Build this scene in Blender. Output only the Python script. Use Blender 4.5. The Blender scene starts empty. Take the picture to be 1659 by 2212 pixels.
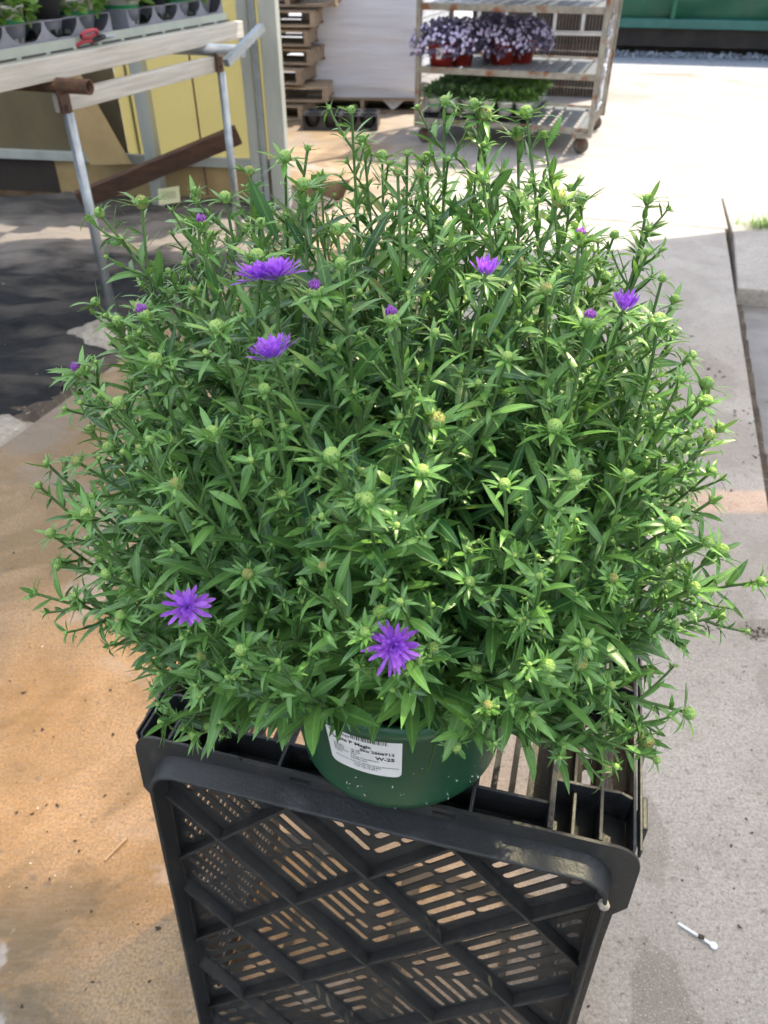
import bpy, math, random
import numpy as np
from mathutils import Vector, Matrix, noise as mnoise

# ------------------------------------------------------------------ camera, sky, sun, exposure
scn = bpy.context.scene
col = scn.collection
random.seed(7)
rng = np.random.default_rng(7)
R = math.radians

cam_d = bpy.data.cameras.new('camera')
cam = bpy.data.objects.new('camera', cam_d)
col.objects.link(cam)
cam.location = (0, 0, 1.45)
cam.rotation_euler = (R(53), 0, 0)
cam_d.sensor_fit = 'VERTICAL'
cam_d.sensor_height = 36
cam_d.lens = 36 * 1661 / 2212
cam_d.clip_start = 0.02
cam_d.clip_end = 200
cam_d.dof.use_dof = True
cam_d.dof.focus_distance = 0.62
cam_d.dof.aperture_fstop = 12
scn.camera = cam

SUN = Vector((0.47, 0.40, 1.0)).normalized()
world = bpy.data.worlds.new('World')
scn.world = world
world.use_nodes = True
wn = world.node_tree
for n in list(wn.nodes):
    wn.nodes.remove(n)
wo = wn.nodes.new('ShaderNodeOutputWorld')
wb = wn.nodes.new('ShaderNodeBackground')
sky = wn.nodes.new('ShaderNodeTexSky')
sky.sky_type = 'NISHITA'
sky.sun_disc = False
sky.sun_elevation = R(58)
sky.sun_rotation = R(49.6)
sky.air_density = 1.2
sky.dust_density = 2.5
wb.inputs['Strength'].default_value = 0.12
wn.links.new(sky.outputs[0], wb.inputs[0])
wn.links.new(wb.outputs[0], wo.inputs[0])

sl = bpy.data.lights.new('sun', 'SUN')
sl.energy = 3.1
sl.angle = R(0.55)
sl.color = (1.0, 0.90, 0.75)
so = bpy.data.objects.new('sun', sl)
col.objects.link(so)
so.rotation_euler = SUN.to_track_quat('Z', 'Y').to_euler()
so.location = (4, 3, 8)

scn.view_settings.view_transform = 'Standard'
scn.view_settings.look = 'None'
scn.view_settings.gamma = 1
scn.view_settings.use_curve_mapping = False
scn.view_settings.exposure = 1.5
scn.render.engine = 'CYCLES'
scn.cycles.use_denoising = True
scn.cycles.max_bounces = 8
scn.cycles.diffuse_bounces = 2
scn.cycles.transparent_max_bounces = 8
scn.cycles.transmission_bounces = 6
scn.cycles.sample_clamp_indirect = 8


# ------------------------------------------------------------------ materials
def nd(nt, t, **kw):
    n = nt.nodes.new(t)
    for k, v in kw.items():
        setattr(n, k, v)
    return n


def new_mat(name):
    m = bpy.data.materials.new(name)
    m.use_nodes = True
    nt = m.node_tree
    p = nt.nodes['Principled BSDF']
    return m, nt, p


def mat(name, c1, c2=None, scale=6, detail=6, rough=.6, rough2=None, bump=0, bscale=60, metallic=0,
        stretch=(1, 1, 1), dist=0, contrast=(.35, .65), c3=None, scale3=40, thr3=(.62, .7), spec=None, vary=0, yband=None):
    m, nt, p = new_mat(name)
    L = nt.links.new
    tc = nd(nt, 'ShaderNodeTexCoord')
    mp = nd(nt, 'ShaderNodeMapping')
    mp.inputs['Scale'].default_value = stretch
    L(tc.outputs['Object'], mp.inputs[0])
    p.inputs['Metallic'].default_value = metallic
    p.inputs['Roughness'].default_value = rough
    if spec is not None:
        p.inputs['Specular IOR Level'].default_value = spec
    if c2 is None:
        c2 = tuple(c * .75 for c in c1)
    n1 = nd(nt, 'ShaderNodeTexNoise')
    n1.inputs['Scale'].default_value = scale
    n1.inputs['Detail'].default_value = detail
    n1.inputs['Roughness'].default_value = .62
    n1.inputs['Distortion'].default_value = dist
    L(mp.outputs[0], n1.inputs['Vector'])
    r = nd(nt, 'ShaderNodeMapRange')
    r.inputs[1].default_value = contrast[0]
    r.inputs[2].default_value = contrast[1]
    L(n1.outputs[0], r.inputs[0])
    mx = nd(nt, 'ShaderNodeMix', data_type='RGBA')
    mx.inputs[6].default_value = (*c1, 1)
    mx.inputs[7].default_value = (*c2, 1)
    L(r.outputs[0], mx.inputs[0])
    out = mx.outputs[2]
    if c3 is not None:
        n3 = nd(nt, 'ShaderNodeTexNoise')
        n3.inputs['Scale'].default_value = scale3
        n3.inputs['Detail'].default_value = 5
        L(mp.outputs[0], n3.inputs['Vector'])
        r3 = nd(nt, 'ShaderNodeMapRange')
        r3.inputs[1].default_value = thr3[0]
        r3.inputs[2].default_value = thr3[1]
        L(n3.outputs[0], r3.inputs[0])
        m3 = nd(nt, 'ShaderNodeMix', data_type='RGBA')
        m3.inputs[7].default_value = (*c3, 1)
        L(r3.outputs[0], m3.inputs[0])
        L(out, m3.inputs[6])
        out = m3.outputs[2]
    if yband is not None:
        y0_, y1_, yc_, amt_ = yband
        sy_ = nd(nt, 'ShaderNodeSeparateXYZ')
        L(tc.outputs['Object'], sy_.inputs[0])
        ny_ = nd(nt, 'ShaderNodeTexNoise')
        ny_.inputs['Scale'].default_value = 4
        ny_.inputs['Detail'].default_value = 5
        L(mp.outputs[0], ny_.inputs['Vector'])
        ad_ = nd(nt, 'ShaderNodeMath', operation='MULTIPLY_ADD')
        ad_.inputs[1].default_value = 1.3
        L(ny_.outputs[0], ad_.inputs[0])
        L(sy_.outputs[1], ad_.inputs[2])
        ry_ = nd(nt, 'ShaderNodeMapRange')
        ry_.inputs[1].default_value = y0_
        ry_.inputs[2].default_value = y1_
        ry_.inputs[4].default_value = amt_
        L(ad_.outputs[0], ry_.inputs[0])
        rz_ = nd(nt, 'ShaderNodeMapRange')
        rz_.inputs[1].default_value = y1_ + .75
        rz_.inputs[2].default_value = y1_ + .25
        rz_.inputs[3].default_value = .25
        L(ad_.outputs[0], rz_.inputs[0])
        mz_ = nd(nt, 'ShaderNodeMath', operation='MULTIPLY')
        L(ry_.outputs[0], mz_.inputs[0])
        L(rz_.outputs[0], mz_.inputs[1])
        my_ = nd(nt, 'ShaderNodeMix', data_type='RGBA')
        my_.inputs[7].default_value = (*yc_, 1)
        L(mz_.outputs[0], my_.inputs[0])
        L(out, my_.inputs[6])
        out = my_.outputs[2]
    if vary:
        oi = nd(nt, 'ShaderNodeObjectInfo')
        hv = nd(nt, 'ShaderNodeHueSaturation')
        rv = nd(nt, 'ShaderNodeMapRange')
        rv.inputs[3].default_value = 1 - vary
        rv.inputs[4].default_value = 1 + vary
        L(oi.outputs['Random'], rv.inputs[0])
        L(rv.outputs[0], hv.inputs['Value'])
        L(out, hv.inputs['Color'])
        out = hv.outputs[0]
    L(out, p.inputs['Base Color'])
    if rough2 is not None:
        rr = nd(nt, 'ShaderNodeMapRange')
        rr.inputs[3].default_value = rough
        rr.inputs[4].default_value = rough2
        L(n1.outputs[0], rr.inputs[0])
        L(rr.outputs[0], p.inputs['Roughness'])
    if bump:
        nb = nd(nt, 'ShaderNodeTexNoise')
        nb.inputs['Scale'].default_value = bscale
        nb.inputs['Detail'].default_value = 4
        L(mp.outputs[0], nb.inputs['Vector'])
        b = nd(nt, 'ShaderNodeBump')
        b.inputs['Strength'].default_value = bump
        b.inputs['Distance'].default_value = .01
        L(nb.outputs[0], b.inputs['Height'])
        L(b.outputs[0], p.inputs['Normal'])
    return m


def leaf_mat(name, dark, light, under, sheen=.42, trans=.3, mid=True):
    m, nt, p = new_mat(name)
    L = nt.links.new
    at = nd(nt, 'ShaderNodeAttribute', attribute_name='tint')
    ac = nd(nt, 'ShaderNodeAttribute', attribute_name='across')
    mx = nd(nt, 'ShaderNodeMix', data_type='RGBA')
    mx.inputs[6].default_value = (*dark, 1)
    mx.inputs[7].default_value = (*light, 1)
    L(at.outputs['Fac'], mx.inputs[0])
    tc = nd(nt, 'ShaderNodeTexCoord')
    nz = nd(nt, 'ShaderNodeTexNoise')
    nz.inputs['Scale'].default_value = 160
    nz.inputs['Detail'].default_value = 3
    L(tc.outputs['Object'], nz.inputs['Vector'])
    rz = nd(nt, 'ShaderNodeMapRange')
    rz.inputs[3].default_value = .78
    rz.inputs[4].default_value = 1.22
    L(nz.outputs[0], rz.inputs[0])
    hs = nd(nt, 'ShaderNodeHueSaturation')
    L(rz.outputs[0], hs.inputs['Value'])
    L(mx.outputs[2], hs.inputs['Color'])
    out = hs.outputs[0]
    if mid:
        r = nd(nt, 'ShaderNodeMapRange')
        r.inputs[1].default_value = .0
        r.inputs[2].default_value = .22
        r.inputs[3].default_value = .55
        r.inputs[4].default_value = 0
        L(ac.outputs['Fac'], r.inputs[0])
        m2 = nd(nt, 'ShaderNodeMix', data_type='RGBA')
        m2.inputs[7].default_value = (light[0] * 1.5, light[1] * 1.25, light[2] * 1.4, 1)
        L(r.outputs[0], m2.inputs[0])
        L(out, m2.inputs[6])
        out = m2.outputs[2]
    ge = nd(nt, 'ShaderNodeNewGeometry')
    m3 = nd(nt, 'ShaderNodeMix', data_type='RGBA')
    m3.inputs[7].default_value = (*under, 1)
    mul = nd(nt, 'ShaderNodeMath', operation='MULTIPLY')
    mul.inputs[1].default_value = .6
    L(ge.outputs['Backfacing'], mul.inputs[0])
    L(mul.outputs[0], m3.inputs[0])
    L(out, m3.inputs[6])
    L(m3.outputs[2], p.inputs['Base Color'])
    p.inputs['Roughness'].default_value = sheen
    p.inputs['Specular IOR Level'].default_value = .55
    nb = nd(nt, 'ShaderNodeBump')
    nb.inputs['Strength'].default_value = .25
    nb.inputs['Distance'].default_value = .002
    L(nz.outputs[0], nb.inputs['Height'])
    L(nb.outputs[0], p.inputs['Normal'])
    tr = nd(nt, 'ShaderNodeBsdfTranslucent')
    hs2 = nd(nt, 'ShaderNodeHueSaturation')
    hs2.inputs['Hue'].default_value = .475
    hs2.inputs['Saturation'].default_value = 1.1
    hs2.inputs['Value'].default_value = 1.7
    L(out, hs2.inputs['Color'])
    L(hs2.outputs[0], tr.inputs['Color'])
    ms = nd(nt, 'ShaderNodeMixShader')
    ms.inputs[0].default_value = trans
    L(p.outputs[0], ms.inputs[1])
    L(tr.outputs[0], ms.inputs[2])
    L(ms.outputs[0], nt.nodes['Material Output'].inputs['Surface'])
    return m


def sheet_mat(name, colr, tcol, clear, clear_col, stripes=None, base_mix=.75, light_fade=None):
    """translucent plastic sheet: diffuse transmission with a clear share."""
    m, nt, p = new_mat(name)
    L = nt.links.new
    p.inputs['Base Color'].default_value = (*colr, 1)
    p.inputs['Roughness'].default_value = .35
    tr = nd(nt, 'ShaderNodeBsdfTranslucent')
    tr.inputs['Color'].default_value = (*tcol, 1)
    tp = nd(nt, 'ShaderNodeBsdfTransparent')
    tp.inputs['Color'].default_value = (*clear_col, 1)
    m1 = nd(nt, 'ShaderNodeMixShader')
    m1.inputs[0].default_value = base_mix
    L(p.outputs[0], m1.inputs[1])
    L(tr.outputs[0], m1.inputs[2])
    m2 = nd(nt, 'ShaderNodeMixShader')
    m2.inputs[0].default_value = clear
    L(m1.outputs[0], m2.inputs[1])
    L(tp.outputs[0], m2.inputs[2])
    if stripes:
        tc = nd(nt, 'ShaderNodeTexCoord')
        wv = nd(nt, 'ShaderNodeTexWave')
        wv.inputs['Scale'].default_value = stripes
        wv.inputs['Distortion'].default_value = 1.2
        wv.inputs['Detail'].default_value = 2
        wv.inputs['Detail Scale'].default_value = .6
        L(tc.outputs['Object'], wv.inputs['Vector'])
        rr = nd(nt, 'ShaderNodeMapRange')
        rr.inputs[1].default_value = .25
        rr.inputs[2].default_value = .75
        rr.inputs[3].default_value = clear * .35
        rr.inputs[4].default_value = min(1, clear * 1.5)
        L(wv.outputs[0], rr.inputs[0])
        L(rr.outputs[0], m2.inputs[0])
    if light_fade:
        # clear share fades towards the edges to soften the thrown light patch
        x0, x1, y0, y1, fe = light_fade
        tc = nd(nt, 'ShaderNodeTexCoord')
        nz = nd(nt, 'ShaderNodeTexNoise')
        nz.inputs['Scale'].default_value = 1.6
        nz.inputs['Detail'].default_value = 2
        L(tc.outputs['Object'], nz.inputs['Vector'])
        rr = nd(nt, 'ShaderNodeMapRange', interpolation_type='SMOOTHSTEP')
        for i_, v_ in enumerate((.3, .65, clear * .45, clear)):
            rr.inputs[i_ + 1].default_value = v_
        L(nz.outputs[0], rr.inputs[0])
        cur = rr.outputs[0]
        sx_ = nd(nt, 'ShaderNodeSeparateXYZ')
        L(tc.outputs['Object'], sx_.inputs[0])
        for ax_, a_, b_ in ((0, x0, x0 + fe), (0, x1, x1 - fe), (1, y0, y0 + fe), (1, y1, y1 - fe)):
            r_ = nd(nt, 'ShaderNodeMapRange', interpolation_type='SMOOTHSTEP')
            r_.inputs[1].default_value = min(a_, b_)
            r_.inputs[2].default_value = max(a_, b_)
            r_.inputs[3].default_value = 0 if a_ < b_ else 1
            r_.inputs[4].default_value = 1 if a_ < b_ else 0
            L(sx_.outputs[ax_], r_.inputs[0])
            mu = nd(nt, 'ShaderNodeMath', operation='MULTIPLY')
            L(cur, mu.inputs[0])
            L(r_.outputs[0], mu.inputs[1])
            cur = mu.outputs[0]
        L(cur, m2.inputs[0])
    L(m2.outputs[0], nt.nodes['Material Output'].inputs['Surface'])
    return m


def concrete_mat():
    m, nt, p = new_mat('concrete')
    L = nt.links.new
    tc = nd(nt, 'ShaderNodeTexCoord')

    def nz(scale, detail=6, rough=.6, stretch=None, dist=0):
        n = nd(nt, 'ShaderNodeTexNoise')
        n.inputs['Scale'].default_value = scale
        n.inputs['Detail'].default_value = detail
        n.inputs['Roughness'].default_value = rough
        n.inputs['Distortion'].default_value = dist
        if stretch:
            mp = nd(nt, 'ShaderNodeMapping')
            mp.inputs['Scale'].default_value = stretch
            mp.inputs['Rotation'].default_value = (0, 0, R(-18))
            L(tc.outputs['Object'], mp.inputs[0])
            L(mp.outputs[0], n.inputs['Vector'])
        else:
            L(tc.outputs['Object'], n.inputs['Vector'])
        return n.outputs[0]

    def rng_(src, a, b, c=0., d=1.):
        r = nd(nt, 'ShaderNodeMapRange')
        for i, v in enumerate((a, b, c, d)):
            r.inputs[i + 1].default_value = v
        L(src, r.inputs[0])
        return r.outputs[0]

    def mix(f, a, b, blend='MIX'):
        x = nd(nt, 'ShaderNodeMix', data_type='RGBA', blend_type=blend)
        for v, i in ((a, 6), (b, 7)):
            if isinstance(v, tuple):
                x.inputs[i].default_value = (*v, 1)
            else:
                L(v, x.inputs[i])
        if isinstance(f, (int, float)):
            x.inputs[0].default_value = f
        else:
            L(f, x.inputs[0])
        return x.outputs[2]

    def mul(a, b):
        x = nd(nt, 'ShaderNodeMath', operation='MULTIPLY')
        L(a, x.inputs[0])
        if isinstance(b, (int, float)):
            x.inputs[1].default_value = b
        else:
            L(b, x.inputs[1])
        return x.outputs[0]

    sx = nd(nt, 'ShaderNodeSeparateXYZ')
    L(tc.outputs['Object'], sx.inputs[0])
    c = mix(rng_(nz(1.6, 8), .35, .65), (.45, .42, .385), (.33, .305, .28))
    c = mix(rng_(nz(7, 8, .7), .48, .68, 0, .55), c, (.25, .225, .2))
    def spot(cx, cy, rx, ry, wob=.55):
        # a dark patch with an irregular outline
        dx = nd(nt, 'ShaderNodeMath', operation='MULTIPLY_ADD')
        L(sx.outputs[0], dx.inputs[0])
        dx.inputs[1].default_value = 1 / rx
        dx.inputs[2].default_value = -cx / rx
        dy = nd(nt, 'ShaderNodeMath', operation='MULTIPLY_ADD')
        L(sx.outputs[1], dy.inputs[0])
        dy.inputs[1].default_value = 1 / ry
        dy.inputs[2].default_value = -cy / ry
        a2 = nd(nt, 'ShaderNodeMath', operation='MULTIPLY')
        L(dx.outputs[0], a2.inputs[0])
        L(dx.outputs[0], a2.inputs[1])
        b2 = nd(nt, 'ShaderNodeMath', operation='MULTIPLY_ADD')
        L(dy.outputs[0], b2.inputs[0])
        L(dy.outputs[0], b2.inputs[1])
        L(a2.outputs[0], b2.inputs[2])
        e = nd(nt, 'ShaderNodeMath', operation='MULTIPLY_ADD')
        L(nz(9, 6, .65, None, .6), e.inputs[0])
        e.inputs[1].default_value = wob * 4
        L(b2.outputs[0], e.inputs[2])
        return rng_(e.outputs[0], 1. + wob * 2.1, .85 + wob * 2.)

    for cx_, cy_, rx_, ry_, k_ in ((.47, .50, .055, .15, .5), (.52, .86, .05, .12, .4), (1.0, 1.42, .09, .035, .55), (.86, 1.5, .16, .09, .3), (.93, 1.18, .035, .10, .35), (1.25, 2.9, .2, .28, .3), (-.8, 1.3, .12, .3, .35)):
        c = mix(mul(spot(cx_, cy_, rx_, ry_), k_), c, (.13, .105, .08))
    # fine aggregate, dark pits, white flecks, broom strokes
    c = mix(rng_(nz(170, 3), .42, .66, 0, .65), c, (.2, .17, .14))
    c = mix(rng_(nz(300, 2), .55, .70, 0, .7), c, (.62, .56, .48))
    # rusty algae staining on the left, its orange also painting in amber light
    warp = nz(1.1, 5)
    sub = nd(nt, 'ShaderNodeMath', operation='MULTIPLY_ADD')
    L(warp, sub.inputs[0])
    sub.inputs[1].default_value = -1.2
    L(sx.outputs[0], sub.inputs[2])          # x - 1.2*noise
    left = rng_(sub.outputs[0], -.15, -.95)
    c = mix(mul(left, .8), c, mix(rng_(nz(170, 3), .4, .62), (.40, .255, .115), (.25, .155, .065)))
    c = mix(mul(mul(left, rng_(nz(1.7, 7, .62, None, 1.2), .41, .54)), .7), c, (.17, .11, .045))
    # damp patches with clear edges at the near end of the slab
    near = rng_(sx.outputs[1], .92, .66)
    wetm = mul(mul(near, left), rng_(nz(2.7, 6, .6, None, .7), .47, .51))
    c = mix(mul(wetm, .8), c, (.12, .095, .055))
    drym = mul(mul(near, left), rng_(nz(3.6, 5, .55, None, .5), .56, .59))
    c = mix(mul(drym, .8), c, (.36, .34, .33))
    c = mix(mul(rng_(nz(2.1, 6, .6, None, .6), .58, .64), .6), c, (.34, .31, .275))
    c = mix(mul(rng_(nz(1.3, 6, .6, None, .8), .54, .60), .6), c, (.24, .205, .17))
    c = mix(rng_(nz(95, 5, .75), .48, .62, 0, .38), c, mix(.5, c, (.1, .08, .06)))
    c = mix(rng_(nz(60, 4, .7), .58, .68, 0, .75), c, (.12, .1, .085))
    c = mix(rng_(nz(22, 5, .75), .6, .7, 0, .65), c, (.13, .11, .09))
    c = mix(rng_(nz(40, 4, .6, (.5, 3, 1)), .42, .72, 0, .3), c, (.24, .21, .18))
    L(c, p.inputs['Base Color'])
    L(rng_(nz(1.3, 4, .5, None, .8), .4, .7, .85, .5), p.inputs['Roughness'])
    b = nd(nt, 'ShaderNodeBump')
    b.inputs['Strength'].default_value = .45
    b.inputs['Distance'].default_value = .003
    h = nd(nt, 'ShaderNodeMath', operation='ADD')
    L(nz(150, 5, .7), h.inputs[0])
    L(mul(nz(40, 4, .6, (.3, 5, 1)), 1.2), h.inputs[1])
    L(h.outputs[0], b.inputs['Height'])
    L(b.outputs[0], p.inputs['Normal'])
    return m


M = {}
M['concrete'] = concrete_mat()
M['dirt'] = mat('dirt', (.12, .095, .07), (.06, .045, .035), scale=9, rough=.95, bump=.8, bscale=90,
                c3=(.35, .3, .25), scale3=60, thr3=(.62, .72))
M['wet_concrete'] = mat('wet_concrete', (.2, .19, .18), (.13, .12, .11), scale=5, rough=.55, bump=.4, bscale=80)
M['fabric'] = mat('woven_fabric', (.014, .016, .019), (.032, .032, .033), scale=9, rough=.8, rough2=.92, spec=.22, bump=1, bscale=24,
                  c3=(.11, .098, .085), scale3=2.6, thr3=(.48, .72), stretch=(1, 2.4, 1), yband=(4.75, 5.25, (.27, .235, .205), .7))
M['black_plastic'] = mat('black_plastic', (.0125, .0138, .016), (.02, .0215, .024), scale=18, rough=.38, rough2=.6, bump=.12,
                         bscale=240, c3=(.05, .052, .056), scale3=26, thr3=(.56, .8))
M['crate_face'] = mat('dusty_black_plastic', (.0155, .016, .0168), (.028, .027, .0255), scale=12, rough=.5, rough2=.7, bump=.12,
                      bscale=240, c3=(.06, .05, .042), scale3=30, thr3=(.55, .8))
M['pot_green'] = mat('green_pot_plastic', (.012, .075, .035), (.02, .09, .04), scale=9, rough=.3, rough2=.45,
                     c3=(.1, .1, .05), scale3=14, thr3=(.6, .75), stretch=(1, 1, .25))
M['soil'] = mat('potting_soil', (.03, .02, .014), (.06, .04, .028), scale=60, rough=.95, bump=1, bscale=150)
M['label_white'] = mat('label_paper', (.8, .8, .8), (.74, .74, .74), scale=30, rough=.45)
M['ink'] = mat('black_ink', (.02, .02, .02), rough=.6)
M['leaf'] = leaf_mat('aster_leaf', (.022, .088, .028), (.175, .375, .088), (.12, .25, .10), sheen=.33, trans=.2)
M['stem'] = mat('aster_stem', (.1, .2, .05), (.07, .13, .04), scale=30, rough=.6)
M['bud'] = mat('bud_bracts', (.24, .44, .08), (.4, .55, .16), scale=420, detail=2, rough=.55, bump=.6, bscale=500)
M['bud_open'] = mat('opening_bud', (.3, .38, .1), (.45, .4, .14), scale=420, detail=2, rough=.55, bump=.6, bscale=500)
M['petal'] = leaf_mat('violet_petal', (.25, .05, .46), (.52, .19, .80), (.42, .18, .68), sheen=.6, trans=.3, mid=False)
M['bud_purple'] = mat('purple_bud_tip', (.22, .05, .36), (.36, .12, .5), scale=300, rough=.6)
M['galv'] = mat('galvanised_steel', (.42, .45, .48), (.3, .33, .36), scale=14, rough=.35, rough2=.55, metallic=.75)
M['alu'] = mat('weathered_aluminium', (.45, .46, .42), (.34, .36, .33), scale=8, rough=.5, metallic=.35, stretch=(1, 1, .2))
M['rust'] = mat('rusty_iron', (.14, .07, .04), (.06, .035, .025), scale=25, rough=.85, bump=.5, bscale=120)
M['white_wood'] = mat('whitewashed_board', (.52, .50, .46), (.38, .36, .32), scale=9, rough=.7, bump=.35, bscale=40,
                      stretch=(.25, 6, 6), c3=(.3, .24, .17), scale3=8, thr3=(.62, .75))
M['grey_lip'] = mat('painted_tray_edge', (.36, .4, .36), (.29, .33, .3), scale=6, rough=.5)
M['brown_wood'] = mat('old_brown_plank', (.1, .05, .03), (.055, .03, .02), scale=8, rough=.8, bump=.4, bscale=40, stretch=(.3, 4, 4))
M['pallet_wood'] = mat('pallet_wood', (.42, .31, .21), (.28, .2, .13), scale=7, rough=.8, bump=.4, bscale=40,
                       stretch=(.4, 4, 4), vary=.22)
M['poly_wall'] = sheet_mat('yellowed_polycarbonate', (.30, .27, .13), (.285, .26, .11), .03, (.8, .74, .5), base_mix=.75)
M['poly_shaded'] = mat('shaded_wall_sheet', (.10, .08, .04), (.16, .125, .06), scale=2.5, rough=.7, stretch=(1, 1, .4))  # brown-dark tone paints in the shadow of things behind the sheet
M['tan_board'] = mat('tan_board', (.42, .3, .14), (.34, .23, .1), scale=5, rough=.75)
M['black_pot'] = mat('black_nursery_plastic', (.02, .021, .024), (.035, .036, .04), scale=8, rough=.4)
M['tray_grey'] = mat('shuttle_tray_plastic', (.2, .21, .27), (.14, .15, .19), scale=12, rough=.35)
M['white_pot'] = mat('white_pot_plastic', (.75, .74, .7), (.66, .65, .6), scale=8, rough=.4)
M['green_band'] = mat('green_print', (.02, .22, .09), (.03, .26, .1), rough=.45)
M['red_pot'] = mat('red_pot_plastic', (.36, .035, .022), (.27, .028, .02), scale=9, rough=.4)
M['mum_leaf'] = leaf_mat('mum_leaf', (.05, .14, .025), (.16, .32, .06), (.12, .22, .08))
M['dark_leaf'] = leaf_mat('dark_bedding_leaf', (.03, .07, .035), (.2, .36, .12), (.1, .18, .08))
M['purple_leaf'] = leaf_mat('purple_leaf', (.07, .065, .10), (.30, .27, .38), (.12, .1, .16))
M['lilac'] = leaf_mat('lilac_bloom', (.42, .34, .6), (.8, .74, .9), (.5, .42, .6), mid=False)
M['shrink_wrap'] = mat('shrink_wrap', (.8, .79, .83), (.68, .67, .72), scale=3, rough=.22, rough2=.4, bump=.5, bscale=10,
                       stretch=(.5, 1, 7))
M['cart_steel'] = mat('cart_steel', (.34, .32, .27), (.22, .20, .17), scale=12, rough=.5, metallic=.4,
                      c3=(.22, .09, .04), scale3=9, thr3=(.54, .66))
M['shelf'] = mat('perforated_shelf', (.3, .32, .33), (.22, .24, .25), scale=14, rough=.45, metallic=.4)
M['rubber'] = mat('caster_rubber', (.12, .1, .085), (.08, .07, .06), scale=14, rough=.8)
M['dark_timber'] = mat('dark_shed_timber', (.045, .03, .022), (.025, .018, .014), scale=6, rough=.85, stretch=(1, 1, .3))
M['white_paint'] = mat('white_frame_paint', (.7, .68, .64), (.55, .52, .48), scale=9, rough=.6)
M['green_steel'] = mat('green_painted_steel', (.014, .15, .07), (.03, .11, .06), scale=1.6, rough=.4, bump=.35, bscale=3,
                       c3=(.09, .07, .045), scale3=3.5, thr3=(.64, .72))
M['teal_steel'] = mat('faded_teal_paint', (.06, .2, .15), (.045, .16, .12), scale=5, rough=.5)
M['skid'] = mat('dark_skid_timber', (.06, .045, .035), (.035, .028, .022), scale=4, rough=.85)
M['gravel'] = mat('pale_gravel', (.45, .45, .46), (.25, .25, .26), scale=30, rough=.9)
M['stone'] = mat('rough_footing_concrete', (.46, .42, .36), (.3, .26, .21), scale=40, rough=.95, bump=1, bscale=90)
M['white_plastic'] = mat('white_plastic', (.75, .78, .84), (.68, .7, .76), rough=.4)
M['red_grip'] = mat('red_grip', (.4, .03, .05), (.3, .02, .04), rough=.45)
M['grass'] = leaf_mat('grass_blade', (.06, .16, .02), (.2, .36, .06), (.1, .2, .04), mid=False)
M['debris'] = mat('dead_debris', (.07, .05, .035), (.04, .03, .022), scale=50, rough=.9)
M['fleck'] = mat('perlite', (.75, .74, .7), rough=.8)
M['clear_wrap'] = mat('crumpled_film', (.75, .77, .8), (.6, .62, .66), scale=20, rough=.15)
M['roof_milky'] = sheet_mat('milky_roof_sheet', (.6, .6, .6), (.79, .825, .87), .03, (.9, .9, .9), base_mix=.85)
M['added_amber'] = sheet_mat('added_amber_sheet', (.55, .42, .22), (.97, .77, .44), .74, (1., .79, .43), base_mix=.9, light_fade=(.05, 1.8, 1.5, 2.95, .4))  # sheet laid out to throw an amber patch on the left ground
M['added_strip'] = sheet_mat('added_amber_strip', (.55, .42, .22), (.95, .72, .42), .6, (1., .72, .4), base_mix=.9)  # thin panel added for one orange streak of light on the ground
M['added_clear'] = sheet_mat('added_clear_sheet', (.6, .6, .5), (.9, .88, .74), .8, (.99, .97, .84), stripes=4.5, base_mix=.8)  # added to let striped sun onto the right half of the plant


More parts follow.
